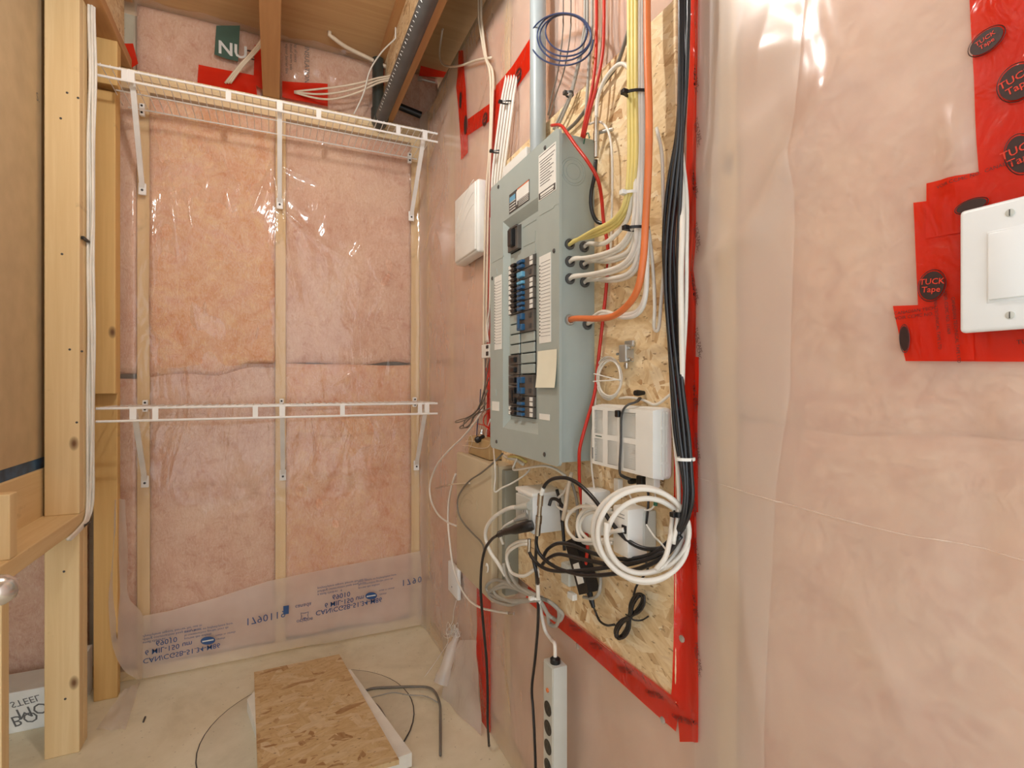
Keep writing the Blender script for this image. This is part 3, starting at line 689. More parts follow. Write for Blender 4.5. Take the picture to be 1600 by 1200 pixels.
def rect(x, y0, y1, z0, z1): return [Vector((x, y1, z0)), Vector((x, y0, z0)), Vector((x, y0, z1)), Vector((x, y1, z1))]
s = MB(); r_ = .012
outer = []
for cy, cz, a0_ in ((PL-r_, PZ0+r_, 0), (PR+r_, PZ0+r_, 1), (PR+r_, PZ1-r_, 2), (PL-r_, PZ1-r_, 3)):
    for k in range(5):
        a = math.pi/2*(a0_+k/4); outer.append(Vector((XP, cy+r_*math.cos(a)*1, cz-r_*math.sin(a)*1)) if a0_ in (0,) else Vector((XP, cy+r_*math.cos(a), cz-r_*math.sin(a))))
h = rect(XP, *HR); i_ = rect(XI, *IR)
vs = outer+h+i_+[p+Vector((.007, 0, 0)) for p in outer]; fs = []
for q in range(4):
    idx = [q*5+k for k in range(5)]
    nq = (q+1) % 4
    fs += [(20+q, idx[k+1], idx[k]) for k in range(4)]
    fs.append((20+q, 20+nq, nq*5, q*5+4))
    fs.append((20+q, 24+q, 24+nq, 20+nq))
def holed(s, x, ys, zs, holes):
    """flat sheet at x on a grid of breaks, with real openings where holes says so"""
    n0 = len(s.v); s.v += [Vector((x, y, z)) for z in zs for y in ys]
    for j in range(len(zs)-1):
        for i in range(len(ys)-1):
            if not holes(i, j): a = n0+j*len(ys)+i; s.f.append((a, a+1, a+1+len(ys), a+len(ys)))
fs += [(k, (k+1) % 20, 28+(k+1) % 20, 28+k) for k in range(20)]
s.add(vs, fs); B0 = rz(-.0797)
holed(s, XI, (1.229, 1.227, 1.165, 1.160, 1.083, 1.068), (IR[2], B0-.002, B0+15*.0255+.002, rz(.333), rz(.396), IR[3]), lambda i, j: (i, j) in ((1, 1), (3, 1), (1, 3)))
cover = obj('cover', s, M['panel'], pan)
def slab(nm, y0, y1, z0, z1, x0, x1, mat, par, bev=.0006, **kw):
    s = MB(); s.box((x0, min(y0, y1), min(z0, z1)), (x1, max(y0, y1), max(z0, z1)), bev, 1); return obj(nm, s, M[mat], par, **kw)
def P2(u, v, x=XP): p = WX(u, v, x); return p.y, p.z
# seams and slots of the cover
def seam(pts, x=XP, r=.0009, par=None):
    s = MB(); s.tube([WX(u, v, x) for u, v in pts], r, 5, 0); obj('seam', s, M['panel'], par or cover)
seam([(843, 337), (865, 325), (866.5, 321), (873, 318)]); seam([(769, 411), (785, 402), (787, 399)])
seam([(776, 420), (777, 428), (776, 430)], r=.0014); seam([(775, 608), (775.5, 619)], r=.0014)
seam([(817, 356), (838, 343)], XI, .0011); seam([(818, 385.5), (836, 377), (836.5, 361)], XI, .0011); seam([(836.5, 394), (836.5, 380)], XI, .0011)
for (u, v) in ((779, 292), (852, 231), (866, 392), (769.5, 435), (776, 690), (851, 710)):
    p = WX(u, v, XP); s = MB(); s.lathe(p, (-1, 0, 0), [(0, .005), (.0015, .005), (.0025, .0035)], 10); obj('screw', s, M['dark_soft'], cover)
# breakers
BZ = rz(-.0797); PI_ = .0255
LC = (1.226, 1.166); RC = (1.159, 1.084)
def toggles(par, col, zc, hgt, mat, wide=False):
    y0, y1 = ((LC[0]-.030, LC[0]-.052) if col == 'L' else (RC[0]-.001, RC[0]-.030))
    slab('toggle', y0, y1, zc-hgt/2, zc+hgt/2, XI-.017, XI-.006, mat, par, .0015)
def tandem(col, k, mats):
    z0 = BZ+k*PI_; y = LC if col == 'L' else RC
    b = slab('breaker', y[0], y[1], z0+.0006, z0+PI_-.0006, XI-.008, XI+.002, 'brk', pan, .001)
    for j in (0, 1):
        zc = z0+PI_*(.27+.46*j); toggles(b, col, zc, .0075, mats[j])
        ys = (LC[0]-.003, LC[0]-.018) if col == 'L' else (RC[1]+.003, RC[1]+.018)
        slab('number_sticker', ys[0], ys[1], zc-.0045, zc+.0045, XI-.009, XI-.007, 'paper', b, 0)
def single(col, k, mat, n=1):
    z0 = BZ+k*PI_; y = LC if col == 'L' else RC
    b = slab('breaker', y[0], y[1], z0+.0006, z0+PI_*n-.0006, XI-.008, XI+.002, 'brk', pan, .001)
    for j in range(n):
        toggles(b, col, z0+PI_*(j+.5), .013 if n == 1 else .015, mat)
        ya = LC[0]-.006 if col == 'L' else RC[1]+.022
        slab('rating_tab', ya, ya-.012, z0+PI_*(j+.3), z0+PI_*(j+.7), XI-.0095, XI-.007, 'dark_soft', b, 0)
    if n == 2:
        yb = LC[0]-.034 if col == 'L' else RC[0]-.006
        slab('tie_bar', yb, yb-.01, z0+PI_*.4, z0+PI_*1.6, XI-.019, XI-.015, mat if mat != 'dark' else 'dark', b, .001)
def filler(col, k):
    z0 = BZ+k*PI_; y = LC if col == 'L' else RC
    slab('filler_plate', y[0]+.001, y[1]+.0025, z0+.0026, z0+PI_-.0002, XI-.0042, XI+.001, 'panel_in', pan, .0015)
tandem('L', 0, ('dark', 'dark')); single('L', 1, 'dark', 2); single('L', 3, 'dark'); single('L', 4, 'dark'); single('L', 5, 'dark')
for k in range(6, 10): filler('L', k)
for k in range(10, 15): tandem('L', k, ('dark', 'dark'))
tandem('R', 0, ('blue_t', 'blue_t')); tandem('R', 1, ('blue_t', 'dark')); single('R', 2, 'blue_t', 2)
for k in range(4, 8): filler('R', k)
single('R', 8, 'blue_t', 2)
for k in (10, 11, 12): tandem('R', k, ('blue_t', 'sky_t' if k == 12 else 'blue_t'))
single('R', 13, 'sky_t'); tandem('R', 14, ('blue_t', 'blue_t'))
mz0, mz1 = rz(.336), rz(.393)
b = slab('main_breaker', LC[0], LC[1], mz0, mz1, XI-.010, XI+.002, 'brk', pan, .001)
slab('toggle', LC[0]-.024, LC[0]-.046, mz0+.008, mz1-.006, XI-.022, XI-.008, 'dark', b, .002); slab('tie_bar', LC[0]-.010, LC[0]-.058, mz1-.004, mz1+.002, XI-.013, XI-.006, 'dark_soft', b, .001)
# directory labels
def label_quad(nm, u0, u1, vt, vb, mat='paper', lines=0, x=XP, par=None, hdr=False, inset=.12):
    y0, zt = P2(u0, vt[0]); y1, _ = P2(u1, vt[1]); _, zb = P2(u0, vb[0])
    l = slab(nm, y0, y1, zb, zt, x-.0008, x, mat, par or cover, 0)
    w_ = y0-y1; hh = zt-zb
    for k in range(lines):
        z = zt-hh*(.08+.88*k/lines); slab('ruled_line', y0-w_*.15, y1+w_*.04, z, z-.0007, x-.0012, x-.0008, 'ink_grey', l, 0)
        if k: slab('number', y0-w_*.03, y0-w_*.10, z+.0008, z+.004, x-.0012, x-.0008, 'dark_soft', l, 0)
    return l, y0, y1, zb, zt
label_quad('directory_label', 843, 861, (402, 396), (537, 535), lines=22)
label_quad('directory_label', 773, 784, (434, 430), (547, 546), lines=22)
l, y0, y1, zb, zt = label_quad('data_label', 842, 869, (244, 225), (315, 300))
slab('print_band', y0-.002, y1+.002, zb+.002, zb+.016, XP-.0013, XP-.0008, 'dark_soft', l, 0)
slab('print_logo', y0-.010, y1+.008, zb+.008, zb+.013, XP-.0017, XP-.0012, 'paper', l, 0); slab('print_logo', y0-.010, y1+.010, zb+.0035, zb+.006, XP-.0017, XP-.0012, 'paper', l, 0)
for k in range(9): slab('print_line', y0-.008, y1+.010+(k % 3)*.008, zt-.022-.006*k, zt-.0235-.006*k, XP-.0013, XP-.0008, 'ink_grey', l, 0)
for z in (zt-.004, zt-.016): slab('print_rule', y0-.004, y1+.004, z, z-.001, XP-.0013, XP-.0008, 'dark_soft', l, 0)
l, y0, y1, zb, zt = label_quad('warning_label', 796, 827.5, (305, 281), (335, 314), 'dark_soft')
w_ = y0-y1
slab('print_patch', y0-.004, y0-w_*.32, zt-.008, zt-.022, XP-.0013, XP-.0008, 'sky_t', l, 0); slab('print_patch', y0-w_*.42, y1+.002, zb+.018, zt-.004, XP-.0013, XP-.0008, 'paper', l, 0)
slab('print_patch', y0-w_*.42, y1+.002, zt-.004, zt-.001, XP-.0013, XP-.0008, 'c_orange', l, 0); slab('print_patch', y0-w_*.38, y0-w_*.42, zb+.010, zt-.006, XP-.0013, XP-.0008, 'paper', l, 0)
for k in range(4):
    slab('print_line', y0-.004, y0-w_*.33, zb+.004+k*.007, zb+.0065+k*.007, XP-.0013, XP-.0008, 'ink_white', l, 0)
    slab('print_line', y0-w_*.48, y1+.004, zb+.003+k*.004, zb+.0045+k*.004, XP-.0013, XP-.0008, 'ink_white', l, 0)
label_quad('sticker', 769, 780, (627, 628), (641, 643), lines=0); label_quad('sticker', 843, 859, (646, 647), (655, 657), lines=0)
for col, v, txt_ in (('L', 0, 1),): pass
# sticky note
y0, zt = P2(841, 549); y1, _ = P2(871, 550); _, zb = P2(841, 605.5)
def fn(a, c):
    return Vector((XP-.0015-.006*(1-c)**2, y0+(y1-y0)*a, zb+(zt-zb)*c))
mb = MB(); mb.grid(fn, 4, 8); n = len(mb.v); mb.add([p+Vector((.0006, 0, 0)) for p in mb.v], [tuple(reversed(f)) for f in mb.f])
obj('sticky_note', mb, M['note'], label='cream blank sticky note on the breaker panel cover', cat='note')
# knockout rings on the side, bushings
YSD = PR+.008
kc = BY(896, 268, YSD)
for r in (.017, .025, .03):
    s = MB(); s.tube([kc+Vector((r*math.cos(a), -.0002, r*math.sin(a))) for a in [2*math.pi*k/24 for k in range(24)]], .0007, 4, 0, True); obj('knockout_ring', s, M['box_side'], pbox)
BUSH = {}
for nm, u, v in (('a', 889.6, 382), ('b', 912, 386), ('c', 890, 409), ('d', 912, 413), ('e', 890, 436), ('f', 913, 441), ('g', 889.6, 500), ('h', 917, 507)):
    p = BY(u, v, YSD); BUSH[nm] = p; s = MB()
    s.lathe(p, (0, -1, 0), [(-.002, .011), (.003, .012), (.006, .010), (.006, .007), (.001, .006)], 14); o = obj('cable_bushing', s, M['abs'] if nm != 'g' else M['steel'], pbox, smooth=True)
# ------------------------------------------------------------------ cable helpers
def resolve(P, x):
    out = []
    for q in P:
        if isinstance(q, Vector): out.append(q)
        elif len(q) == 3: out.append(WX(*q))
        else: out.append(WX(q[0], q[1], x))
    return out
def cable(P, r, mat, label, x=.615, name='cable', cat='cable', group=None, closed=False, flat=1.0, smooth=6, seg=8):
    Q = resolve(P, x)
    if smooth and len(Q) > 2: Q = catmull(Q, smooth, closed)
    def top(q): return not isinstance(q, Vector) and q[1] <= 45
    if not closed and top(P[0]): Q.insert(0, Vector((Q[0].x, Q[0].y, rz(1.53))))
    if not closed and top(P[-1]): Q.append(Vector((Q[-1].x, Q[-1].y, rz(1.53))))
    s = MB(); s.tube(Q, r, seg, 0, closed, flat)
    return obj(name, s, M[mat], label=label, cat=cat, group=group, smooth='all')
def shift(P, du, dv=0, dx=0, x=.615):
    out = []
    for q in P:
        if isinstance(q, Vector): out.append(q)
        else: out.append((q[0]+du, q[1]+dv, (q[2] if len(q) == 3 else x)+dx))
    return out
def tie(u, v, x, wpx, mat, label, hgt=.005, tail=True, depth=.012):
    c = WX(u, v, x); s = MB(); ry = wpx*c.dot(FWD)/FPX/2
    pts = [c+RGT*(ry*math.cos(a))+FWD*(depth*math.sin(a)) for a in [2*math.pi*k/20 for k in range(20)]]
    vs = [p+Vector((0, 0, dz)) for dz in (-hgt/2, hgt/2) for p in pts]
    s.add(vs, [(k, (k+1) % 20, 20+(k+1) % 20, 20+k) for k in range(20)])
    q = [c+(p-c)*.88 for p in pts]; s.add([p+Vector((0, 0, dz)) for dz in (-hgt/2, hgt/2) for p in q], [((k+1) % 20, k, 20+k, 20+(k+1) % 20) for k in range(20)])
    n0 = len(s.v)-80
    for k in range(20): s.f.append((n0+k, n0+40+k, n0+40+(k+1) % 20, n0+(k+1) % 20)); s.f.append((n0+20+k, n0+20+(k+1) % 20, n0+60+(k+1) % 20, n0+60+k))
    e = obj('cable_tie', s, M[mat], label=label, cat='cable tie')
    if tail:
        p = c-RGT*ry-FWD*depth*.3; s = MB(); s.box(p-Vector((.006, .006, .004)), p+Vector((.004, .004, .004)), .001); obj('lock_head', s, M[mat], e)
    return e
# ------------------------------------------------------------------ cables from the bushings up into the bundle
XB = .575
def up(b, mid, uu, n, mat, lab, grp, r=.0042, dx0=0, top=40):
    for k in range(n):
        off = (k-(n-1)/2)
        P = [BUSH[b]+Vector((off*.004, .0, off*.003)), BUSH[b]+Vector((off*.004, -.022, .002+off*.003))]
        P += [(u+off*3.5, v+off*3.5, XB+dx0+off*.006) for u, v in mid]
        P += [(uu+off*5.5, v, XB+dx0+(.004 if v < 100 else 0)+off*.002) for v in (255, 150, 100, top)]
        cable(P, r, mat, lab, group=grp)
up('a', [(930, 364), (962, 347), (980, 318)], 988.5, 3, 'c_yellow', 'yellow sheathed cable from the breaker panel up the wall bundle', 'yellow cables in the panel bundle', .0040, -.006)
up('b', [(945, 380), (972, 355), (985, 325)], 993, 1, 'c_white', 'white cable from upper rear bushing beside the yellow cables', 'white cables in the panel bundle', .0046)
up('c', [(930, 402), (966, 389), (986, 364), (993, 335)], 996, 2, 'c_white', 'white cable curving from second bushing row into the tied bundle', 'white cables in the panel bundle', .0042)
up('d', [(950, 407), (982, 395), (994, 368), (997, 335)], 998, 2, 'c_white', 'white cable curving from second bushing row into the tied bundle', 'white cables in the panel bundle', .0042, .008)
up('e', [(940, 427), (976, 414), (993, 388), (997, 350)], 1000, 2, 'c_cool', 'white cable curving from third bushing row into the tied bundle', 'white cables in the panel bundle', .0044, .004)
up('f', [(955, 437), (984, 428), (997, 402), (1002, 350)], 1002, 2, 'c_cool', 'white cable curving from third bushing row into the tied bundle', 'white cables in the panel bundle', .0042, .012)
cable([BUSH['g'], BUSH['g']+Vector((0, -.03, 0)), (945, 497, .57), (972, 485, .568), (995, 455, .566), (1005, 405, .566), (1009, 340, .566), (1013, 260, .564), (1014, 180, .564), (1012, 100, .566), (1011, 30, .57)], .0062, 'c_orange',
      'thick orange cable from the lowest bushing up the tied bundle')
for k in range(2):
    cable([BUSH['h']+Vector((0, 0, .004*k)), (930, 499-6*k, .60), (945, 491-4*k, .59), (975, 492+4*k, .59), (998, 484+5*k, .59), (1009, 455+6*k, .588), (1011, 400, .588), (1010, 330, .588), (1008, 250, .59), (1006, 150, .592), (1005, 40, .594)], .0042, 'c_cool',
          'white cable dipping under the orange cable into the bundle', group='white cables under the orange cable')
cable([(1008, 330, .60), (1015, 370, .605), (1021, 430, .61), (1023, 480, .612), (1022, 512, .612), (1029, 513, .612), (1033, 470, .612), (1038, 400, .614), (1036, 300, .618), (1034, 240, .62), (1026, 200, .622)], .0032, 'c_white', 'white cable hanging in a narrow loop right of the bundle')
tie(997, 146, .575, 44, 'dark', 'black cable tie round the yellow and orange cables near ceiling'); tie(990, 302, .575, 34, 'white', 'clear white cable tie round the white cables below the yellow bend'); tie(996, 357, .575, 38, 'dark', 'black cable tie round bundle above the bushings')
# black coax bundle beside the red tape
BK = [(1068, 30), (1067, 120), (1062, 210), (1054, 290), (1048, 370), (1048, 440), (1052, 520), (1058, 600), (1066, 680), (1073, 740), (1075, 780), (1068, 815), (1050, 845)]
for k, (du, dx) in enumerate(((-9, .0), (-4, .008), (1, -.006), (6, .006), (10, -.002), (-6, -.010), (3, .012))):
    P = []
    for i, (u, v) in enumerate(BK):
        sp = (.6 if i < 3 else 1.0) if i < 9 else .55; wob = 2.0*math.sin(i*1.3+k*2.1)
        P.append((u+du*sp+wob, v, .606+dx))
    cable(P, .0034, 'c_black', 'black coaxial cable in the thick bundle beside the long red tape', group='black cables beside the red tape', x=.606)
cable([(1064, 250, .628), (1066, 300, .618), (1066, 360, .604), (1064, 430, .603), (1065, 520, .603), (1066, 580, .605), (1063, 622, .608)], .0046, 'c_cool', 'white cable lying among the black cables by the red tape', group='white cables among the black cables')
cable([(1066, 240, .628), (1073, 310, .622), (1073, 380, .616), (1072, 480, .616), (1068, 560, .618), (1066, 615, .618)], .0034, 'c_cool', 'white cable lying among the black cables by the red tape', group='white cables among the black cables')
cable([(1048, 545, .622), (1050, 620, .62), (1055, 690, .618), (1060, 750, .614), (1060, 800, .60), (1052, 850, .59)], .0036, 'c_white', 'white printed cable descending between the modem and black bundle')
tie(1071, 717, .602, 30, 'white', 'white cable tie round the black cables beside the modem', tail=False)
# red and black single wires right of the panel
cable([(862, 196, .57), (876, 196, .56), (886, 208, .555), (900, 228, .555), (918, 252, .56), (934, 280, .58), (940, 310, .60), (943, 345, .612), (950, 390, .62), (948, 440, .624), (943, 490, .624), (934, 570, .622), (929, 615, .615), (915, 665, .588), (906, 700, .578), (905, 725, .582), (906, 760, .59), (913, 810, .60), (918, 850, .60), (914, 890, .60)], .0036, 'c_red', 'long red wire looping past the panel side down behind the modem')
cable([(932, 30, .61), (931, 90, .60), (925, 140, .595), (916, 180, .59), (909, 214, .59)], .0034, 'c_red', 'red wire coming down from ceiling to panel top', group='red wires at the panel top')
cable([(944, 30, .612), (942, 80, .604), (933, 130, .597), (920, 180, .592), (912, 216, .594)], .0034, 'c_red', 'red wire coming down from ceiling to panel top', group='red wires at the panel top')
cable([(933, 40, .618), (928, 90, .615), (926, 140, .61), (914, 190, .604), (907, 222, .60)], .0032, 'c_amber', 'amber wire beside the red wires at panel top')
s = MB()
cable([(931, 250, .600), (929, 275, .598), (924, 300, .60), (924, 325, .604), (932, 345, .612), (945, 350, .62)], .0042, 'c_black', 'black coaxial cable below the metal coupler beside the panel')
e = empty('coax_coupler', WX(932, 245, .60), 'plated coaxial coupler hanging beside the panel top', 'connector')
for (v0, v1, r) in ((184, 205, .0046), (205, 222, .0062), (222, 246, .0052)):
    s = MB(); s.tube([WX(932, v0, .60), WX(931.5, v1, .60)], r, 12, 0); obj('coupler_barrel', s, M['nickel'], e, smooth=True)
s = MB(); s.tube([WX(928, 210, .605), WX(945, 205, .615), WX(958, 202, .622)], .0035, 8, 3); obj('ground_clamp', s, M['steel'], e, smooth=True)
cable([(932, 184, .60), (933, 160, .60), (938, 140, .60), (948, 120, .602), (962, 104, .606), (974, 100, .61), (986, 110, .612)], .0042, 'c_white', 'white coaxial cable arching over from the metal coupler')
cable([(920, 194, .615), (936, 190, .615), (948, 200, .615), (955, 225, .615), (957, 270, .615), (956, 330, .618), (955, 380, .62), (952, 420, .622)], .0026, 'c_white', 'thin white wire hanging behind the black coaxial cable')
cable([(912, 225, .605), (915, 212, .605), (919, 208, .606), (921, 216, .606)], .0014, 'c_green', 'small green ground wire at the panel top')
# grey wires and blue loops over the panel
for k, P in enumerate(([(880, 40), (877, 75), (870, 120), (862, 150), (856, 180)], [(892, 40), (888, 75), (880, 115), (868, 150), (858, 185)], [(918, 40), (908, 85), (900, 120), (892, 150), (880, 180), (868, 205)],
                       [(914, 40), (905, 90), (896, 130), (888, 155), (876, 180), (865, 202)], [(925, 40), (921, 90), (918, 140), (915, 185)], [(984, 40), (972, 80), (962, 105), (940, 135), (905, 185), (885, 205)])):
    cable(P, (.0018, .0018, .0034, .0034, .0036, .004)[k], ('c_dgrey', 'c_dgrey', 'c_grey', 'c_grey', 'c_grey', 'c_dgrey')[k],
          ('thin grey wire slanting down to panel top beside the conduit', 'thin grey wire slanting down to panel top beside the conduit', 'grey cable slanting down into panel top', 'grey cable slanting down into panel top', 'straight grey cable beside the red wires at panel top', 'dark grey cable slanting across the strand board top')[k],
          x=.612+.002*k, group='grey wires over the panel')
P = []
for i in range(58):
    a = 2*math.pi*i/14; t = i/57; P.append((877+9*t+2*math.sin(i*.7)+(50-20*t)*math.cos(a), 62-13*t+(42-16*t)*math.sin(a), .585+.016*t))
cable(P, .0019, 'c_blue', 'loose coil of thin navy blue wire hanging above the panel')
tie(890, 147, .612, 13, 'dark_soft', 'dark cable tie round the grey wires above panel', tail=True)
# ------------------------------------------------------------------ conduit, boxes left of the panel
s = MB(); c0 = WX(840.5, 300, .604); s.tube([(c0.x, c0.y, PZ1-.012), (c0.x, c0.y, rz(1.5))], .0205, 20, 0)
e = obj('conduit_pipe', s, M['conduit'], label='grey plastic conduit rising from the breaker panel to the ceiling', cat='pipe', smooth=True)
s = MB(); s.box((.596, WX(822, 250, .596).y, rz(.40)), (XO+.001, WX(786, 250, .596).y, WX(822, 228, .596).z), .003); obj('wall_box', s, M['white'], label='white box tucked behind the panel top beside the conduit', cat='box')
ch = empty('alarm_box', WX(728, 390, .62), 'white plastic enclosure with curved grooves left of the panel', 'enclosure')
ya, yb = 1.826, 1.597; za, zb_ = WX(746, 393, .60).z, WX(746, 277, .60).z
s = MB(); s.box((.600, yb, za), (XR-.004, ya, zb_), .010, 3); bd = obj('body', s, M['white'], ch, smooth=True)
s = MB(); s.box((.594, yb+.006, za+.008), (.604, ya-.012, zb_-.008), .005, 3); cv = obj('cover', s, M['white'], ch, smooth=True)
for k in range(3):
    s = MB(); s.tube([Vector((.5938, ya-.02-(ya-yb-.035)*t, za+.05+k*.04+.11*math.sin(t*1.5))) for t in (0, .15, .3, .45, .6, .75, .9, 1)], .0012, 5, 3); obj('groove', s, M['white'], cv)
# white cable pack entering through tape
for k in range(5):
    d = (k-2)
    cable([(800+d*4.2, 118, .647), (797+d*4.2, 134, .636), (794+d*4.3, 150, .626), (790+d*4.4, 180, .618+.003*(k % 2)), (784+d*4.4, 225, .614+.003*(k % 2)), (779+d*4.2, 265, .612+.003*(k % 2)), (776+d*3.6, 300, .612), (772+d*2, 380, .62), (770+d*1.5, 480, .622)], .0042, 'c_white', 'flat white cable in the pack entering through red tape', group='white cable pack left of the panel')
tie(793, 160, .616, 22, 'dark', 'black cable tie round upper end of the white cable pack', .004, True, .009); tie(779, 237, .610, 22, 'dark', 'black cable tie round lower part of the white cable pack', .004, True, .009)
for k, (P, m) in enumerate((([(748, 30, .625), (757, 85, .63), (765, 110, .63), (767, 150, .63), (765, 230, .628), (760, 300, .626), (757, 420, .626), (756, 520, .626), (756, 600, .626), (754, 645, .626)], 'c_cream'),
                            ([(752, 30, .628), (760, 90, .632), (770, 115, .632), (769, 180, .632), (766, 250, .63), (763, 330, .628), (761, 440, .628), (759, 540, .628)], 'c_cream'),
                            ([(764, 300, .632), (763, 380, .632), (760, 470, .632), (759, 560, .632), (757, 640, .63)], 'c_dgrey'), ([(767, 340, .63), (766, 430, .63), (764, 500, .63), (760, 535, .628)], 'c_white'),
                            ([(768, 420, .626), (765, 480, .626), (761, 510, .625), (763, 535, .625)], 'c_white'))):
    cable(P, (.0042, .0042, .002, .003, .003)[k], m, ('cream cable hanging from the ceiling left of the panel', 'cream cable hanging from the ceiling left of the panel', 'thin grey wire along the left side of the panel', 'white cable pressed against left side of the panel', 'white cable pressed against left side of the panel')[k], group='cables down the left of the panel')
cable([(692, 40, .66), (687, 80, .655), (690, 98, .645), (702, 104, .638), (722, 102, .632), (745, 94, .63), (768, 90, .634)], .004, 'c_cream', 'cream cable looping from joist bay across to the hanging cables')
e = empty('jack_block', WX(759, 560, .615), 'small white jack block with two dark ports by the panel edge', 'jack')
s = MB(); q = WX(754, 560, .612); p = WX(765, 537, .612); s.box((.608, p.y, q.z), (XR-.004, q.y, p.z), .002); obj('body', s, M['white'], e)
for v0, v1 in ((539, 545), (549, 556)):
    a = WX(759.5, v1, .608); c = WX(763, v0, .608); s = MB(); s.box((.6072, c.y, a.z), (.609, a.y, c.z)); obj('port', s, M['dark'], e)
for k, P in enumerate(([(764, 560), (758, 600), (752, 625), (744, 642), (730, 652), (714, 657), (712, 660), (722, 658), (742, 648), (760, 630)], [(762, 610), (752, 632), (742, 645), (728, 660), (718, 668), (724, 669), (735, 662), (744, 648), (765, 638)],
                       [(764, 590), (756, 615), (748, 638), (741, 645), (736, 660), (730, 668), (724, 666), (728, 655), (742, 646)])):
    cable(P, .0021, 'c_dgrey', 'grey telephone wire looped out left of the panel', x=.61+.004*k, group='grey telephone wire loops')
for k, (P, m) in enumerate((([(751, 608), (749, 640), (746, 665), (744, 690)], 'c_blue'), ([(766, 640), (757, 650), (756, 662), (765, 672)], 'c_red'), ([(745, 662), (754, 664), (766, 668)], 'c_red'), ([(766, 655), (760, 675), (758, 700), (752, 706)], 'c_white'),
                            ([(753, 640), (751, 665), (750, 690)], 'c_cream'), ([(760, 575), (764, 600), (762, 640), (765, 680)], 'c_red'), ([(762, 560), (758, 590), (760, 625), (757, 655)], 'c_cream'))):
    cable(P, .0018 if k != 5 else .003, m, 'thin %s wire in the tangle beside the panel lower corner' % ('blue', 'red', 'red', 'white', 'cream', 'dull red', 'cream')[k], x=.615+.003*k, group='thin wires in the tangle left of the panel')
# ------------------------------------------------------------------ beige telecom box
XF = .556
bx = empty('telecom_box', WX(745, 900, .60), 'beige plastic telecom box below left of the breaker panel', 'box')
y0 = WX(713, 800, XF).y; y1 = WX(768, 800, XF).y; zt = WX(713, 706, XF).z; zb = WX(713, 887, XF).z
s = MB(); s.box((XF, y1, zb), (XF+.022, y0, zt), .005, 3); cv = obj('cover', s, M['beige'], bx, smooth=True)
s = MB(); s.box((XF+.020, y1+.004, zb+.006), (XO+.002, y0-.006, zt-.006), .004); obj('body', s, M['beige'], bx, smooth=True)
s = MB(); s.box((XF+.034, y1-.018, zb+.02), (XO+.001, y1+.01, zt-.015), .004); obj('side_housing', s, M['grey_box'], bx, smooth=True)
for k in range(3):
    s = MB(); cz = (zb+zt)/2-.02
    s.tube([Vector((XF-.0004, (y0+y1)/2+.03+(.10+.02*k)*math.cos(a), cz+.04-.11+(.15+.018*k)*math.sin(a))) for a in [.35+.22*i for i in range(8)]], .0009, 4, 2); obj('groove', s, M['beige'], cv)
s = MB(); p = WX(744, 790, XF); s.tube([p+Vector((-.0005, .010*math.cos(a), .016*math.sin(a))) for a in [1.2+.5*i for i in range(7)]], .0012, 5, 2); obj('embossed_mark', s, M['beige'], cv)
s = MB(); p = WX(764, 887, XF); s.tube([p+Vector((-.006, .008*math.cos(a), .012*math.sin(a))) for a in [.3+.55*i for i in range(9)]], .0022, 6, 2); obj('latch', s, M['white'], cv, smooth=True)
tn = empty('protector_block', WX(755, 708, .60), 'tan protector block with black knob on top of the telecom box', 'terminal block')
ya = WX(735, 700, .60).y; yb = WX(768, 700, .60).y
s = MB(); s.box((.592, yb, zt-.004), (XR-.004, ya, zt+.055), .003); obj('body', s, M['tan'], tn)
s = MB(); p = WX(748, 686, .585); s.lathe(p, (-.6, 0, -.3), [(-.02, .006), (-.006, .006), (0, .011), (.010, .010), (.013, .006)], 12); obj('knob', s, M['dark'], tn, smooth=True)
s = MB(); s.lathe(p+Vector((.01, .004, .016)), (.2, 0, 1), [(0, .008), (.004, .008), (.006, .005), (.014, .004)], 8); obj('lug', s, M['nickel'], tn)
for k, P in enumerate(([(726, 704), (729, 692), (735, 680), (738, 690), (733, 704)], [(723, 696), (734, 697), (745, 700), (760, 700), (766, 694)], [(728, 689), (742, 690), (748, 694)])):
    s = MB(); s.tube([WX(u, v, .59) for u, v in P], .0012, 5, 4); obj('wire_clip', s, M['c_cream'], tn)
# cables round the telecom box
cable([(754, 640, .62), (742, 660, .61), (722, 684, .60), (700, 705, .592), (682, 728, .588), (672, 755, .586), (673, 780, .586), (684, 803, .586), (700, 816, .588), (713, 822, .596)], .0036, 'c_white', 'white coaxial cable bowing out left of the beige box')
e = cable([(712, 740, .596), (706, 758, .59), (701, 785, .588), (700, 815, .588), (703, 850, .588), (708, 885, .588), (717, 912, .588), (731, 935, .592), (750, 949, .605), (775, 955, .615), (795, 958, .62)], .0036, 'c_white', 'white coaxial cable hanging past the white clip below the beige box')
s = MB(); s.tube([WX(795, 958, .62), WX(803, 958.5, .622)], .0042, 8, 0); obj('plug', s, M['nickel'], e, smooth=True)
e = cable([(734, 755, .553), (722, 755.5, .552), (712, 756, .553), (700, 758, .555)], .0024, 'c_cream', 'short cream cable stub with metal end before the beige box')
s = MB(); s.tube([WX(700, 758, .555), WX(690, 760.5, .556), WX(681, 763, .557)], .0036, 8, 0); obj('plug', s, M['nickel'], e, smooth=True)
cable([(786, 708, .57), (772, 722, .548), (752, 739, .545), (735, 750, .545), (722, 765, .545), (715, 780, .545), (716, 800, .545), (724, 817, .545), (740, 835, .545), (751, 846, .545), (756, 858, .545), (752, 880, .547)], .0026, 'c_dgrey', 'dark grey wire curling across the beige box front')
e = empty('cable_clip', WX(711, 925, .636), 'small white wall clip holding the coaxial cable', 'clip')
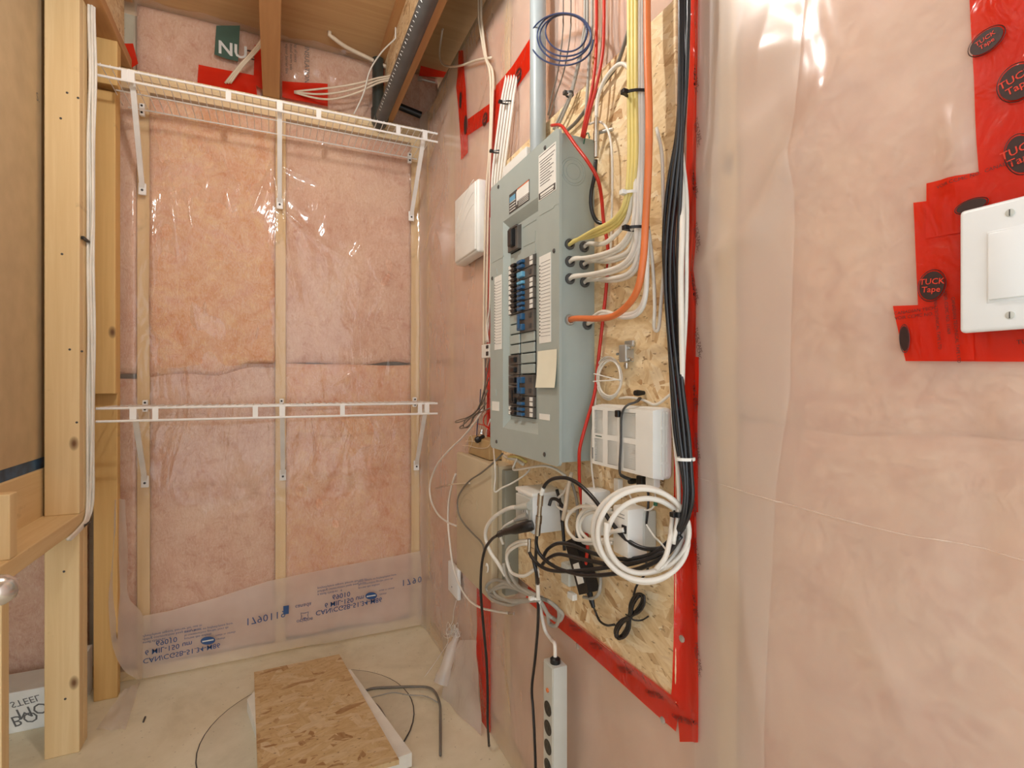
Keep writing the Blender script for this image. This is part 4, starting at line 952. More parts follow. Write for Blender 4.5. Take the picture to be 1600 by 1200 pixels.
a = WX(703, 921, .636); c = WX(718, 890, .636); s = MB(); s.box((.628, c.y, a.z), (XR-.003, a.y, c.z), .004, 3); obj('plate', s, M['white_cool'], e, smooth=True)
p = WX(706, 917, .628); s = MB(); s.lathe(p, (-1, 0, 0), [(0, .003), (.001, .003)], 8); obj('screw', s, M['dark_soft'], e)
cable([(771, 700, .60), (773, 722, .545), (774, 745, .545), (773, 768, .548), (785, 762, .56), (800, 755, .575), (820, 742, .60), (828, 733, .612)], .0024, 'c_white', 'thin white wire bent in a V before the beige box')
cable([(808, 716, .60), (804, 725, .592), (803, 734, .585), (825, 731, .585), (850, 728, .585), (868, 733, .59), (884, 744, .595)], .0030, 'c_white', 'white cable emerging under the breaker panel')
e = cable([(792, 716, .60), (800, 713, .60), (812, 715, .60), (822, 722, .604)], .0038, 'c_yellow', 'short yellow cable end under the breaker panel')
cable([(788, 712, .60), (795, 716, .60), (806, 718, .605), (818, 726, .61)], .0045, 'c_white', 'thick white cable end under the breaker panel')
# ------------------------------------------------------------------ modem
md = empty('modem', WX(980, 745, .61), 'white modem with vent slots strapped to the strand board', 'modem')
XM = .586; yA = WX(923, 680, XM).y; yB_ = WX(1023, 680, XM).y; zT = WX(1000, 636, XM).z; zBm = WX(1000, 747, XM).z
s = MB(); s.box((XM+.010, yB_, zBm), (XO-.004, yA, zT), .010, 3); mbody = obj('body', s, M['white'], md, smooth=True)
W_ = yA-yB_; Hm = zT-zBm; e0 = .005; s = MB()      # front shell with real vent slots over a shallow cavity
ys = [yA-e0]+[yA-W_*c for c in (.07, .22, .30, .46, .56, .74)]+[yB_+e0]; zs = [zBm+e0]; slot = set()
for (r0, r1) in ((.90, .55), (.45, .10)):
    for k in range(15): z = zT-Hm*(r0+(r1-r0)*k/14); slot.add(len(zs)); zs += [z-.0010, z+.0010]
zs.append(zT-e0); holed(s, XM, ys, zs, lambda i, j: i in (1, 3, 5) and j in slot)
R0 = [Vector((XM, y, z)) for y, z in ((yA-e0, zBm+e0), (yB_+e0, zBm+e0), (yB_+e0, zT-e0), (yA-e0, zT-e0))]
R1 = [Vector((XM+.020, y, z)) for y, z in ((yA-.001, zBm+.001), (yB_+.001, zBm+.001), (yB_+.001, zT-.001), (yA-.001, zT-.001))]
s.add(R0+R1, [(k, (k+1) % 4, 4+(k+1) % 4, 4+k) for k in range(4)]); mface = obj('face', s, M['white'], md)
s = MB(); s.box((XM-.0006, yA-W_*.20, zT-Hm*.51), (XM+.0004, yA-W_*.09, zT-Hm*.495)); obj('print_line', s, M['ink_green'], mface)
for k in range(2):
    s = MB(); s.box((XM-.0006, yA-W_*(.035+.014*k), zT-Hm*.88), (XM+.0004, yA-W_*(.030+.014*k), zT-Hm*.70)); obj('print_line', s, M['ink_grey'], mface)
for k in range(3):
    for (a, c) in ((.06, .26), (.30, .50), (.54, .74), (.78, .94)):
        s = MB(); xx = XM+.014+.006*k; s.box((xx, yB_-.0006, zT-Hm*c), (xx+.0018, yB_+.0006, zT-Hm*a)); obj('side_slot', s, M['white'], mbody)
st = MB(); pts = [WX(1000, 622, .622), WX(994, 628, .60), WX(979, 634, XM-.003), WX(971, 650, XM-.003), WX(970, 690, XM-.003), WX(968, 735, XM-.003), WX(973, 744, XM+.01), WX(985, 749, .612)]
st.tube(pts, .0022, 6, 4, flat=1.6); e = obj('strap', st, M['dark_soft'], label='black tie strap wrapped over the modem', cat='strap', smooth='all')
s = MB(); p = WX(965, 646, XM-.006); s.box(p-Vector((.004, .006, .007)), p+Vector((.004, .005, .006)), .002); obj('strap_head', s, M['dark'], e)
s = MB(); s.lathe(WX(996, 614, .615), (-1, 0, 0), [(-.015, .004), (0, .006), (.006, .005)], 10); obj('eyelet', s, M['dark'], e, smooth=True)
s = MB(); s.lathe(WX(987, 752, .615), (-1, 0, 0), [(-.015, .004), (0, .006), (.006, .005)], 10); obj('eyelet', s, M['dark'], e, smooth=True)
cable([(968, 622, .624), (985, 621, .624), (1005, 625, .624), (1025, 632, .622), (1048, 616, .624)], .0026, 'c_white', 'white cable lying on top of the modem')
# plug cords under the modem
e = cable([(1023, 790, .605), (1024, 778, .605), (1023, 766, .606), (1022, 752, .608)], .0016, 'c_white', 'thin white network cord plugged under the modem')
cable([(983, 772, .61), (990, 785, .608), (1000, 794, .606), (1012, 797, .605), (1020, 793, .605), (1023, 786, .605)], .0017, 'c_white', 'thin white cord looping to the green plug')
s = MB(); s.tube([WX(1025, 777, .606), WX(1024, 790, .605)], .0035, 8, 0); obj('plug', s, M['c_green'], e)
cable([(1010, 748, .608), (1013, 775, .606), (1012, 800, .606), (1008, 830, .608), (1005, 860, .612), (1010, 880, .615), (1011, 892, .62), (995, 915, .622), (990, 930, .622)], .0022, 'c_black', 'thin black power cord hanging from the modem')
s = MB(); s.box(WX(1002, 752, .61)-Vector((.006, .008, .012)), WX(1002, 752, .61)+Vector((.006, .008, .01)), .002); obj('power_plug', s, M['dark'], label='black plug pushed into the modem underside', cat='plug')
s = MB(); s.box(WX(1020, 752, .606)-Vector((.007, .012, .010)), WX(1020, 752, .606)+Vector((.007, .012, .01)), .002); obj('network_plug', s, M['white'], label='white network plug in the modem underside', cat='plug')
s = MB(); s.box(WX(966, 757, .614)-Vector((.006, .008, .014)), WX(966, 757, .614)+Vector((.006, .008, .012)), .002); obj('anchor_plug', s, M['c_cool'], label='ribbed white wall plug just below the modem', cat='plug')
# splitter and small coil
sp = empty('coax_splitter', WX(980, 570, .62), 'small metal coaxial splitter screwed to the strand board', 'splitter')
a = WX(969, 566, .616); c = WX(980, 538, .616); s = MB(); s.box((.612, c.y, a.z), (XO+.001, a.y, c.z), .002); obj('body', s, M['steel'], sp)
for v in (544, 562):
    p = WX(980, v, .620); s = MB(); s.lathe(p, (0, -1, 0), [(0, .0042), (.010, .0042), (.010, .003), (.016, .003)], 10); obj('port', s, M['nickel'], sp, smooth=True)
p = WX(979, 567, .618); s = MB(); s.lathe(p, (0, 0, -1), [(0, .004), (.010, .004), (.012, .0028)], 10); obj('port', s, M['nickel'], sp, smooth=True)
p = WX(968, 553, .62); s = MB(); s.lathe(p, (0, 1, 0), [(0, .0028), (.008, .0028)], 8); obj('port', s, M['nickel'], sp, smooth=True)
s = MB(); p = WX(983, 537, .627); s.box(p-Vector((.003, .014, .006)), p+Vector((.004, .012, .006)), .002); obj('ear', s, M['steel'], sp)
P = []
for i in range(74):
    a = 2*math.pi*i/15+1; t = i/73; r = 1.05-.2*t+.03*math.sin(i*1.1); P.append((951+19.5*r*math.cos(a)+2*t, 590+32*r*math.sin(a)+1.5*t, .624-.012*t))
cable(P, .0019, 'c_cool', 'small coil of thin white wire hung above the modem', smooth=4)
for k, (a, c) in enumerate((((928, 584), (968, 594)), ((927, 596), (970, 593)))):
    s = MB(); s.tube([WX(*a, .606), WX((a[0]+c[0])/2, (a[1]+c[1])/2, .605), WX(*c, .608)], .0013, 6, 3); obj('cable_tie', s, M['white'], label='white tie across the small white coil', cat='cable tie', group='ties on the small coil')
cable([(931, 615, .624), (930, 640, .624), (925, 680, .624), (924, 720, .616), (928, 760, .61), (932, 772, .606)], .0022, 'c_white', 'thin white wire running from small coil behind the modem')
# ------------------------------------------------------------------ adapters and outlet box
ad = empty('power_adapter', WX(980, 868, .60), 'white square power adapter inside the big white coil', 'power adapter')
a = WX(957, 862, .568); c = WX(981, 797, .568); s = MB(); s.box((.568, c.y, a.z), (.612, a.y, c.z), .004, 2); bd = obj('body', s, M['white'], ad, smooth=True)
for k in range(2):
    z = c.z-.012-.006*k; s = MB(); s.box((.5674, c.y+.01, z), (.569, a.y-.008+k*.003, z+.0008)); obj('print_line', s, M['ink_grey'], bd)
s = MB(); p = WX(975, 827, .567); s.box(p-Vector((.001, .006, .007)), p+Vector((.001, .006, .007))); obj('socket', s, M['dark'], bd)
s = MB(); s.box((.60, c.y-.002, a.z+.01), (XO-.001, a.y+.004, c.z-.006), .004); obj('plug_block', s, M['strip'], ad)
e = cable([(975, 828, .566), (966, 829, .562), (955, 831, .56), (948, 838, .56), (944, 850, .562)], .0044, 'c_cool', 'thick white plug lead entering the square adapter')
a2 = empty('power_adapter', WX(927, 835, .60), 'pale narrow power adapter behind the red wire', 'power adapter')
a = WX(915, 832, .59); c = WX(929, 768, .59); s = MB(); s.box((.586, c.y-.004, a.z), (.628, a.y+.012, c.z), .005, 2); obj('body', s, M['white_cool'], a2, smooth=True)
s = MB(); p = WX(918, 790, .585); s.box((.584, p.y-.008, p.z-.004), (.588, p.y+.008, p.z+.004)); obj('label_patch', s, M['strip'], a2)
ob = empty('outlet_box', WX(838, 838, .60), 'white outlet box crowded with plugs under the panel', 'outlet box')
XQ = .548; ya = WX(808, 800, XQ).y; yb = WX(833, 800, XQ).y; zt_ = WX(833, 776, XQ).z; zb2 = WX(833, 836, XQ).z
s = MB(); s.box((XQ, yb, zb2), (XO+.001, ya, zt_), .005, 2); obj('body', s, M['white_cool'], ob, smooth=True)
s = MB(); s.box((XQ-.006, yb+.004, zb2+.006), (XQ+.004, ya-.004, zt_-.006), .002); fc = obj('face_plate', s, M['strip'], ob)
for k, v in enumerate((800, 822)):
    p = WX(821, v, XQ-.006); s = MB(); s.lathe(p, (-1, 0, 0), [(0, .013), (.0015, .013), (.002, .011)], 16); q = obj('receptacle', s, M['white'], fc)
    for dy in (-.005, .005):
        s = MB(); s.box((p.x-.0026, p.y+dy-.001, p.z-.002), (p.x-.0015, p.y+dy+.001, p.z+.006)); obj('slot', s, M['dark'], q)
fl_ = MB(); p = WX(826, 772, XQ); fl_.box((XQ-.004, yb-.004, zt_-.002), (XO, ya+.004, zt_+.008), .003); obj('adapter_lid', fl_, M['white'], ob, smooth=True)
e = cable([(812, 793, .535), (800, 793, .530), (785, 799, .525), (770, 810, .523), (760, 825, .523), (759, 842, .525), (766, 862, .53), (778, 880, .54), (790, 900, .55)], .0052, 'c_white', 'thick white power cord looping from the outlet box')
s = MB(); s.tube([WX(828, 790, .542), WX(818, 791, .538), WX(806, 793, .532)], [.010, .0085, .0055], 10, 0); obj('plug', s, M['strip_side'], e, smooth=True)
e = cable([(806, 812, .525), (795, 818, .52), (787, 824, .518), (782, 836, .52), (786, 850, .53)], .0034, 'c_cool', 'light grey plug lead beside the black plug')
s = MB(); s.tube([WX(824, 806, .54), WX(813, 809, .53), WX(804, 813, .524)], [.008, .008, .004], 8, 0); obj('plug', s, M['c_grey'], e, smooth=True)
e = cable([(778, 836, .512), (768, 843, .512), (758, 858, .514), (753, 880, .52), (751, 910, .53), (752, 940, .54), (756, 985, .56), (760, 1030, .58), (762, 1080, .59), (762, 1130, .595), FZ(764, 1165, .006)], .0040, 'c_black', 'black power cord hanging over the vertical red tape to the floor')
s = MB(); s.tube([WX(833, 820, .54), WX(822, 823, .528), WX(806, 827, .52), WX(790, 831, .515), WX(778, 836, .512)], [.011, .013, .012, .0085, .005], 10, 2); obj('plug', s, M['dark'], e, smooth=True)
for k in range(3):
    s = MB(); p = WX(784-k*2.5, 833+k, .512-.001*k); s.tube([p+Vector((0, .0075*math.cos(a), .0075*math.sin(a))) for a in [2*math.pi*i/10 for i in range(10)]], .0012, 5, 0, True); obj('strain_ring', s, M['dark_soft'], e)
e = cable([(838, 850, .55), (837, 880, .556), (839, 915, .565), (841, 950, .575), (840, 985, .59), (836, 1030, .60), (831, 1075, .605), (833, 1110, .605), (835, 1150, .603), Vector((.60, WX(836, 1172, .60).y, .15)), Vector((.585, WX(836, 1172, .60).y+.01, .006))], .0038, 'c_black', 'black cord hanging between red tape and grey power bar')
for k, (v0, v1, m) in enumerate(((888, 902, 'white'), (902, 911, 'dark_soft'), (911, 936, 'c_cool'))):
    s = MB(); s.tube([WX(839+k*.6, v0, .559+.002*k), WX(840+k*.6, v1, .562+.002*k)], .0048, 8, 0); obj('sleeve', s, M[m], e, smooth=True)
tie(840, 934, .568, 20, 'white', 'white cable tie clasping the grey cord loops', .006, True, .008)
# coax with metal couplers before the outlet box
e = empty('coax_coupler', WX(843, 835, .53), 'plated coaxial couplers standing before the outlet box', 'connector')
for (v0, v1, r, m) in ((772, 790, .0066, 'nickel'), (790, 806, .0052, 'nickel'), (806, 818, .0070, 'nickel'), (818, 836, .0062, 'nickel')):
    s = MB(); s.tube([WX(845-(v0-772)*.08, v0, .526), WX(845-(v1-772)*.08, v1, .526)], r, 12, 0); obj('coupler_barrel', s, M[m], e, smooth=True)
e = cable([(847, 768, .527), (853, 756, .53), (865, 748, .535), (885, 747, .54), (905, 757, .545), (924, 775, .55), (940, 795, .555), (958, 820, .56), (978, 842, .57), (1000, 855, .58), (1022, 858, .59), (1045, 852, .595), (1062, 830, .60)], .0040, 'c_black', 'black coaxial cable arching from the coupler into the big coil')
s = MB(); s.tube([WX(846, 773, .526), WX(849, 762, .528)], .0046, 8, 0); obj('sleeve', s, M['white'], e, smooth=True)
for k, P in enumerate(([(839, 835, .526), (838, 850, .53), (843, 865, .535), (858, 880, .54), (880, 891, .545), (915, 899, .55), (955, 897, .56), (1000, 888, .575), (1040, 868, .59), (1064, 838, .60)],
                       [(827, 863, .53), (832, 872, .53), (845, 885, .535), (865, 892, .54), (900, 892, .55), (945, 887, .56), (990, 880, .575), (1030, 865, .59), (1058, 838, .60)],
                       [(848, 872, .55), (856, 858, .55), (872, 849, .55), (895, 852, .555), (920, 862, .56), (955, 872, .57), (990, 873, .58), (1025, 862, .59), (1060, 832, .60)],
                       [(845, 885, .556), (856, 873, .552), (872, 866, .55), (895, 870, .552), (925, 877, .556), (960, 882, .566), (1005, 876, .58), (1040, 862, .592)],
                       [(832, 870, .535), (838, 895, .54), (840, 912, .555)])):
    cable(P, .0040, 'c_black', 'black coaxial cable sagging below the outlet box to the big coil', group='sagging black cables')
e = empty('coax_coupler', WX(826, 865, .53), 'plated elbow coupler below the outlet box', 'connector')
s = MB(); s.tube([WX(827, 842, .53), WX(827, 852, .53), WX(826.5, 864, .53)], .0045, 10, 0); obj('coupler_barrel', s, M['nickel'], e, smooth=True)
for k in range(2):
    cable([(826, 845+5*k, .53), (812, 846+5*k, .528), (798, 853+6*k, .53), (792, 864+4*k, .535), (793, 880, .54), (800, 895, .545), (818, 900, .55), (835, 890, .555)], .0042, 'c_white', 'white coaxial loop below the black plug', group='white loops below the black plug')
# white cord loops right of the outlet box
for k, (cu, cv_, ru, rv) in enumerate(((912, 818, 27, 27), (922, 822, 20, 28), (930, 822, 24, 22))):
    cable([(cu+34, cv_-rv*.9, .58)]+[(cu+ru*math.cos(a), cv_+rv*math.sin(a), .565+.006*k) for a in [-1.5-.42*i for i in range(8)]]+[(cu+36, cv_+rv*.95, .575)], .0036, 'c_cool', 'white cord curling in a loop left of the big coil', group='white cord loops')
for k, P in enumerate(([(893, 738, .60), (888, 760, .59), (884, 790, .58), (880, 812, .58)], [(892, 745, .605), (882, 768, .595), (871, 780, .59), (872, 792, .588), (885, 798, .585), (898, 799, .585)], [(890, 748, .61), (897, 765, .606), (902, 790, .604), (902, 820, .604), (900, 840, .606)])):
    cable(P, (.005, .003, .0035)[k], ('c_cream', 'c_white', 'c_grey')[k], ('flat cream plug cord behind the black arch', 'thin white cord hooked behind the black arch', 'grey cord behind the narrow adapter')[k])
for k, P in enumerate(([(858, 790, .575), (862, 780, .58), (872, 782, .585), (880, 795, .59), (878, 815, .6)], [(870, 765, .6), (876, 790, .6), (880, 830, .6), (882, 860, .6)])):
    cable(P, .004, 'c_black', 'black cord knotted between outlet box and white loops', group='black cords by the outlet box')
# power bar with cord
pb = empty('power_brick', WX(915, 940, .60), 'black power brick with white label under the sagging cables', 'power brick')
s = MB(); P0 = WX(898, 842, .60); P1 = WX(921, 926, .605); d = (P1-P0); n_ = d.normalized(); sd = Vector((0, -1, 0)); sd = (sd-n_*sd.dot(n_)).normalized()
for (a, hw, m, nm, dx) in ((0, .024, 'dark', 'body', .014),):
    q = [P0+sd*hw, P0-sd*hw, P1-sd*hw*.9, P1+sd*hw*.9]; s = MB(); s.prism([v-Vector((dx, 0, 0)) for v in q], (dx*2, 0, 0)); b_ = obj(nm, s, M[m], pb)
q = [P0.lerp(P1, .45)+sd*.014, P0.lerp(P1, .45)-sd*.012, P0.lerp(P1, .82)-sd*.012, P0.lerp(P1, .82)+sd*.014]; s = MB(); s.prism([v-Vector((.0148, 0, 0)) for v in q], (.0008, 0, 0)); obj('label_patch', s, M['paper'], pb)
q = [P0+sd*-.024, P0-sd*.032, P1-sd*.030, P1-sd*.0216]; s = MB(); s.prism([v-Vector((.010, 0, 0)) for v in q], (.02, 0, 0)); obj('edge_trim', s, M['strip'], pb)
s = MB(); s.tube([P1, P1+n_*.016, P1+n_*.03], [.0065, .006, .004], 8, 0); obj('strain_relief', s, M['dark'], pb, smooth=True)
cable([P1+n_*.028, (930, 955, .618), (937, 970, .62), (948, 977, .622), (960, 976, .622)], .0024, 'c_black', 'thin black cord from the power brick to the tied cord')
# tied black cord hank
cA = (968, 985); cB = (1000, 945)
P = []
for k in range(6):
    t = (k-2.5)*1.5
    for i in range(16):
        a = 2*math.pi*i/16; ca, sa = math.cos(a), math.sin(a)
        lu = (31+1.5*math.sin(k*2))*ca; wv = (8+2.2*abs(t))*sa*(abs(ca)**.7)
        P.append((984+lu*.62+wv*.66+t*.6, 963-lu*1.05+wv*.62+t*.4, .619-.002*k))
cable(P, .0020, 'c_black', 'folded and tied black power cord hank on the strand board', smooth=4)
s = MB(); s.tube([WX(978, 960, .606), WX(984, 964, .603), WX(991, 969, .610), WX(1003, 969, .622), WX(1013, 963, .624)], .0016, 6, 4); obj('twist_tie', s, M['dark'], label='black twist tie round the folded black cord', cat='tie', smooth='all')
e = cable([(912, 933, .604), (925, 935, .602), (935, 928, .60), (938, 915, .602), (938, 900, .606)], .0036, 'c_grey', 'grey network cord hooked round the power brick end')
s = MB(); a = WX(894, 931, .604); s.box(a-Vector((.006, .012, .007)), a+Vector((.006, .012, .007)), .0015); obj('plug', s, M['white'], e)
p = WX(886, 900, .61); s = MB(); s.box((.604, p.y-.018, p.z-.02), (XO+.001, p.y+.02, p.z+.028), .004); obj('junction_box', s, M['strip'], label='pale junction box half hidden under the sagging cables', cat='box')
# big white coil
P = []
for i in range(66):
    a = 2*math.pi*i/18-.5; q = i/65; L_ = i/18
    ru = 70-7*math.sin(L_*2.2)-2*q; rv = 71-6*abs(math.sin(L_*1.7)); cu = 1005+6*math.sin(L_*1.9); cv_ = 835+9*math.sin(L_*1.5+.4)
    P.append((cu+ru*math.cos(a), cv_+rv*math.sin(a), .556+.062*math.cos(a)+.010*math.sin(L_*2.9)))
cable(P, .0045, 'c_cool', 'thick white cable wound in a big hanging coil', smooth=4, seg=10)
tie(1063, 803, .603, 22, 'dark', 'black cable tie on the big white coil', .009, True, .010)
s = MB(); s.tube([WX(1010, 820, .60), WX(1022, 838, .595), WX(1032, 848, .59), WX(1040, 858, .588)], .0022, 6, 3, flat=.5); obj('cable_tie', s, M['white'], label='white tie tail inside the big white coil', cat='cable tie')
cable([(1052, 800, .604), (1050, 815, .60), (1047, 840, .585), (1040, 870, .57), (1025, 890, .56)], .0042, 'c_white', 'white printed cable crossing the big white coil')
# grey cord hank
for k, (a, c, wd) in enumerate((((760, 916), (842, 934), 16), ((772, 920), (842, 934), 11), ((764, 925), (842, 935), 15))):
    P = [(842, 932+k, .57), (820, 921+k*2, .562), (795, 911+k*3, .556), (a[0]+14, a[1]-10+k*2, .554), (a[0], a[1], .554), (a[0]+6, a[1]+12, .556), (a[0]+30, a[1]+22-k, .56), (815, 938+k, .566), (842, 936+k, .572)]
    cable(P, .0046, 'c_grey', 'grey cord folded in loops left of its tie', group='grey cord loops')
for k, (eu, ev) in enumerate(((876, 968), (870, 976))):
    cable([(843, 934, .572), (858, 940, .585), (872, 952, .60), (eu+3, ev-8, .61), (eu-2, ev+2, .612), (eu-12, ev-2, .608), (855, 958, .595), (845, 940, .578)], .0046, 'c_grey', 'grey cord loop right of its tie over red tape', group='grey cord loops over tape')
for k in range(2):
    cable([(787+k*8, 880, .548), (790+k*8, 898, .55), (800+k*9, 915, .556), (820+k*6, 926, .562), (840, 934, .57)], .0046, 'c_grey', 'grey cord coming down to the tied loops', group='grey cords above the tie')
# ------------------------------------------------------------------ grey power bar
XS = .582; ya = WX(849, 1040, XS).y; yb = WX(865, 1040, XS).y; zt2 = WX(865, 1045, XS).z
ps = empty('power_strip', (.60, (ya+yb)/2, zt2-.47), 'grey metal power bar with black outlets hanging on the wall', 'power strip')
s = MB(); s.box((XS, yb, zt2-.47), (.619, ya, zt2), .003, 2); obj('body', s, M['strip_side'], ps, smooth=True)
s = MB(); s.box((XS-.0012, yb+.004, zt2-.46), (XS+.001, ya-.003, zt2-.004), .001); fp = obj('face_plate', s, M['strip'], ps)
yc = (ya+yb)/2
for k in range(6):
    z = zt2-.105-k*.045; s = MB(); s.lathe((XS-.001, yc, z), (-1, 0, 0), [(0, .0165), (.0016, .0165), (.002, .015)], 20); q = obj('receptacle', s, M['outlet'], fp)
    for dy, dz, h_ in ((-.006, .003, .008), (.006, .003, .006), (0, -.009, .004)):
        s = MB(); s.box((XS-.0034, yc+dy-.0012, z+dz-h_/2), (XS-.0028, yc+dy+.0012, z+dz+h_/2)); obj('slot', s, M['dark'], q)
s = MB(); s.lathe((XS-.001, yc, zt2-.062), (-1, 0, 0), [(0, .005), (.003, .005), (.004, .003)], 12); obj('indicator_lamp', s, M['c_orange'], fp)
p = Vector((.598, yc-.004, zt2)); s = MB(); s.lathe(p, (0, 0, 1), [(-.002, .012), (.010, .012), (.014, .007)], 14); obj('cord_grip', s, M['dark'], ps, smooth=True)
cable([p+Vector((0, 0, .008)), p+Vector((.002, .006, .04)), (862, 1000, .606), (852, 985, .604), (846, 960, .592), (843, 938, .574)], .0046, 'c_cool', 'grey cord feeding the power bar from the tied loops')
# ------------------------------------------------------------------ light switch
sw = empty('light_switch', Vector((.62, .235, rz(.055))), 'white wide light switch plate with rocker paddle on red tape', 'light switch')
def swb(nm, y0, y1, z0, z1, x0, x1, mat, par, bev, seg=2):
    s = MB(); s.box((x0, y0, z0), (x1, y1, z1), bev, seg); return obj(nm, s, M[mat], par, smooth=True)
zc = WX(1505, 425, .630).z; SH = .0615; yl = .2935
pl = swb('plate', yl-.127, yl, zc-SH, zc+SH, .628, .637, 'white_cool', sw, .004, 3)
for k in range(2):
    yc2 = yl-.0405-.046*k
    fr_ = swb('rocker_frame', yc2-.0178, yc2+.0178, zc-.0345, zc+.0345, .6272, .6296, 'white_cool', sw, .0008)
    rk = swb('rocker', yc2-.0155, yc2+.0155, zc-.032, zc+.032, .6235, .630, 'white_cool', sw, .0015)
    gp = MB(); gp.box((.6268, yc2-.0164, zc-.0329), (.6273, yc2+.0164, zc+.0329)); obj('gap_line', gp, M['white_cool'], fr_)
    for dz in (-.048, .048):
        s = MB(); s.lathe((.628, yc2, zc+dz), (-1, 0, 0), [(0, .0036), (.0008, .0036), (.0014, .0022)], 14); q = obj('screw', s, M['strip_side'], pl, smooth=True)
        s = MB(); s.box((.6264, yc2-.0004, zc+dz-.003), (.6268, yc2+.0004, zc+dz+.003)); obj('slot', s, M['dark_soft'], q)
# ------------------------------------------------------------------ pipes and cables among the joists
pp = empty('drain_pipe', (.44, 2.2, rz(1.2)), 'dark grey plastic pipe with white print along the joist', 'pipe')
s = MB(); s.tube([(.435, -1.4, rz(1.195)), (.435, 2.40, rz(1.195))], .027, 20, 0); obj('run', s, M['abs'], pp, smooth=True)
s = MB(); s.tube([(.435, 2.37, rz(1.195)), (.435, 2.425, rz(1.195)), (.43, 2.436, rz(1.215)), (.43, 2.438, rz(1.26))], .031, 18, 5); obj('elbow', s, M['abs_g'], pp, smooth=True)
s = MB(); s.tube([(.43, 2.438, rz(1.25)), (.43, 2.438, rz(1.49))], .026, 18, 0); obj('riser', s, M['abs_g'], pp, smooth=True)
for k in range(34):
    y = 2.28-k*.024; wv = .006+.004*((k*7) % 3)/2; s = MB(); a = Vector((.4135, y, rz(1.1788))); s.tube([a, a+Vector((-.004, .008-.004*(k % 3), .007))], .0015, 4, 0); obj('print_mark', s, M['ink_white'], pp)
bp = empty('cross_pipe', (.58, 2.47, rz(1.30)), 'black pipe crossing the dark joist bay', 'pipe')
s = MB(); s.tube([(.512, YB-.01, rz(1.31)), (XR-.01, YB-.012, rz(1.285))], .016, 14, 0); obj('run', s, M['dark'], bp, smooth=True)
bo = empty('anchor_bolt', (.56, 2.46, rz(1.40)), 'steel bolt end in the dark joist bay', 'bolt')
s = MB(); s.tube([BY(655, 123, YB-.02), BY(680, 129, YB-.04)], .005, 10, 0); obj('shank', s, M['steel'], bo, smooth=True)
s = MB(); s.tube([BY(653, 122.5, YB-.018), BY(659, 124, YB-.025)], .011, 6, 0); obj('nut', s, M['steel'], bo)
def bcable(P, r, mat, label, y, group=None):
    Q = [BY(u, v, q[0] if q else y) for u, v, *q in P]; Q = catmull(Q, 6)
    for i, k in ((0, 0), (-1, len(Q)+9)):
        if P[i][1] <= 60: Q.insert(k, Vector((Q[i].x, Q[i].y, rz(1.535))))
    s = MB(); s.tube(Q, r, 8, 0); return obj('cable', s, M[mat], label=label, cat='cable', group=group, smooth='all')
for k in range(3):
    bcable([(352+k*4, 130, YB+.0), (372+k*3, 105, 2.42), (395+k*3, 80, 2.38), (410+k*3, 60, 2.35), (425+k*3, 35, 2.30)], .0045, 'c_cream', 'cream cable rising across the left joist bay', 2.4, 'cream cables in the left joist bay')
for k in range(3):
    bcable([(460, 143+k, YB), (490+k*4, 142+k*7-2, 2.43), (525, 139+k*9-3, 2.40), (560, 130+k*7, 2.38), (590, 122+k*4, 2.36), (612, 117+k*3, 2.33), (622, 104, 2.28), (640, 70, 2.18), (655, 35, 2.08)], .0042, 'c_cream', 'cream cable drooping from red tape to the joist web', 2.4, 'cream cables to the joist web')
bcable([(515, 55, 2.40), (540, 73, 2.42), (570, 88, 2.43), (600, 103, 2.43), (614, 106, 2.42)], .009, 'c_cream', 'broad cream duct strip crossing the middle joist bay', 2.4)
bcable([(618, 60, 2.20), (596, 82, 2.28), (578, 110, 2.34), (570, 140, 2.36), (562, 160, 2.37), (553, 178, 2.38)], .0032, 'c_white', 'thin white cable curving down in front of the joist bay', 2.4)
for k in range(2):
    bcable([(608+k*7, 130, 2.36), (618+k*7, 110, 2.30), (630+k*7, 80, 2.22), (642+k*7, 50, 2.1)], .004, 'c_cream', 'cream cable running beside the grey pipe', 2.3, 'cream cables beside the pipe')
# cables down the left post
LP = [(143, 30), (144, 120), (142, 220), (143, 330), (141, 420), (142, 520), (142, 620), (142, 700), (140, 780), (136, 810), (126, 825), (108, 843)]
for k in range(4):
    s = MB(); pts = []
    for i, (u, v) in enumerate(LP):
        p = BY(u+(k-1.5)*3.0+1.2*math.sin(i*1.7+k*2), v, 2.11+.006*(k % 2)); pts.append(Vector((max(p.x, XL+.004+.004*(k % 2)), p.y, p.z)) if i < 9 else WX(u+(k-1.5)*1.5, v, XL+.006))
    pts = catmull(pts, 5); pts.insert(0, Vector((pts[0].x, pts[0].y, rz(1.53)))); s.tube(pts, .0042, 8, 0); obj('cable', s, M['c_white'], label='white cable stapled down the edge of the left post', cat='cable', group='white cables on the left post', smooth='all')
def tieL(u, v, label):
    c = BY(u, v, 2.09); c.x = XL+.006; s = MB(); s.box(c-Vector((.004, .024, .003)), c+Vector((.006, .024, .003)), .001); e = obj('cable_tie', s, M['dark'], label=label, cat='cable tie')
    s = MB(); s.box(c-Vector((.004, .036, .005)), c+Vector((.005, -.022, .005)), .002); obj('lock_head', s, M['dark'], e)
tieL(141, 376, 'dark cable tie round the white cables on the left post'); tieL(135, 818, 'dark cable tie where the white cables bend under the sill')
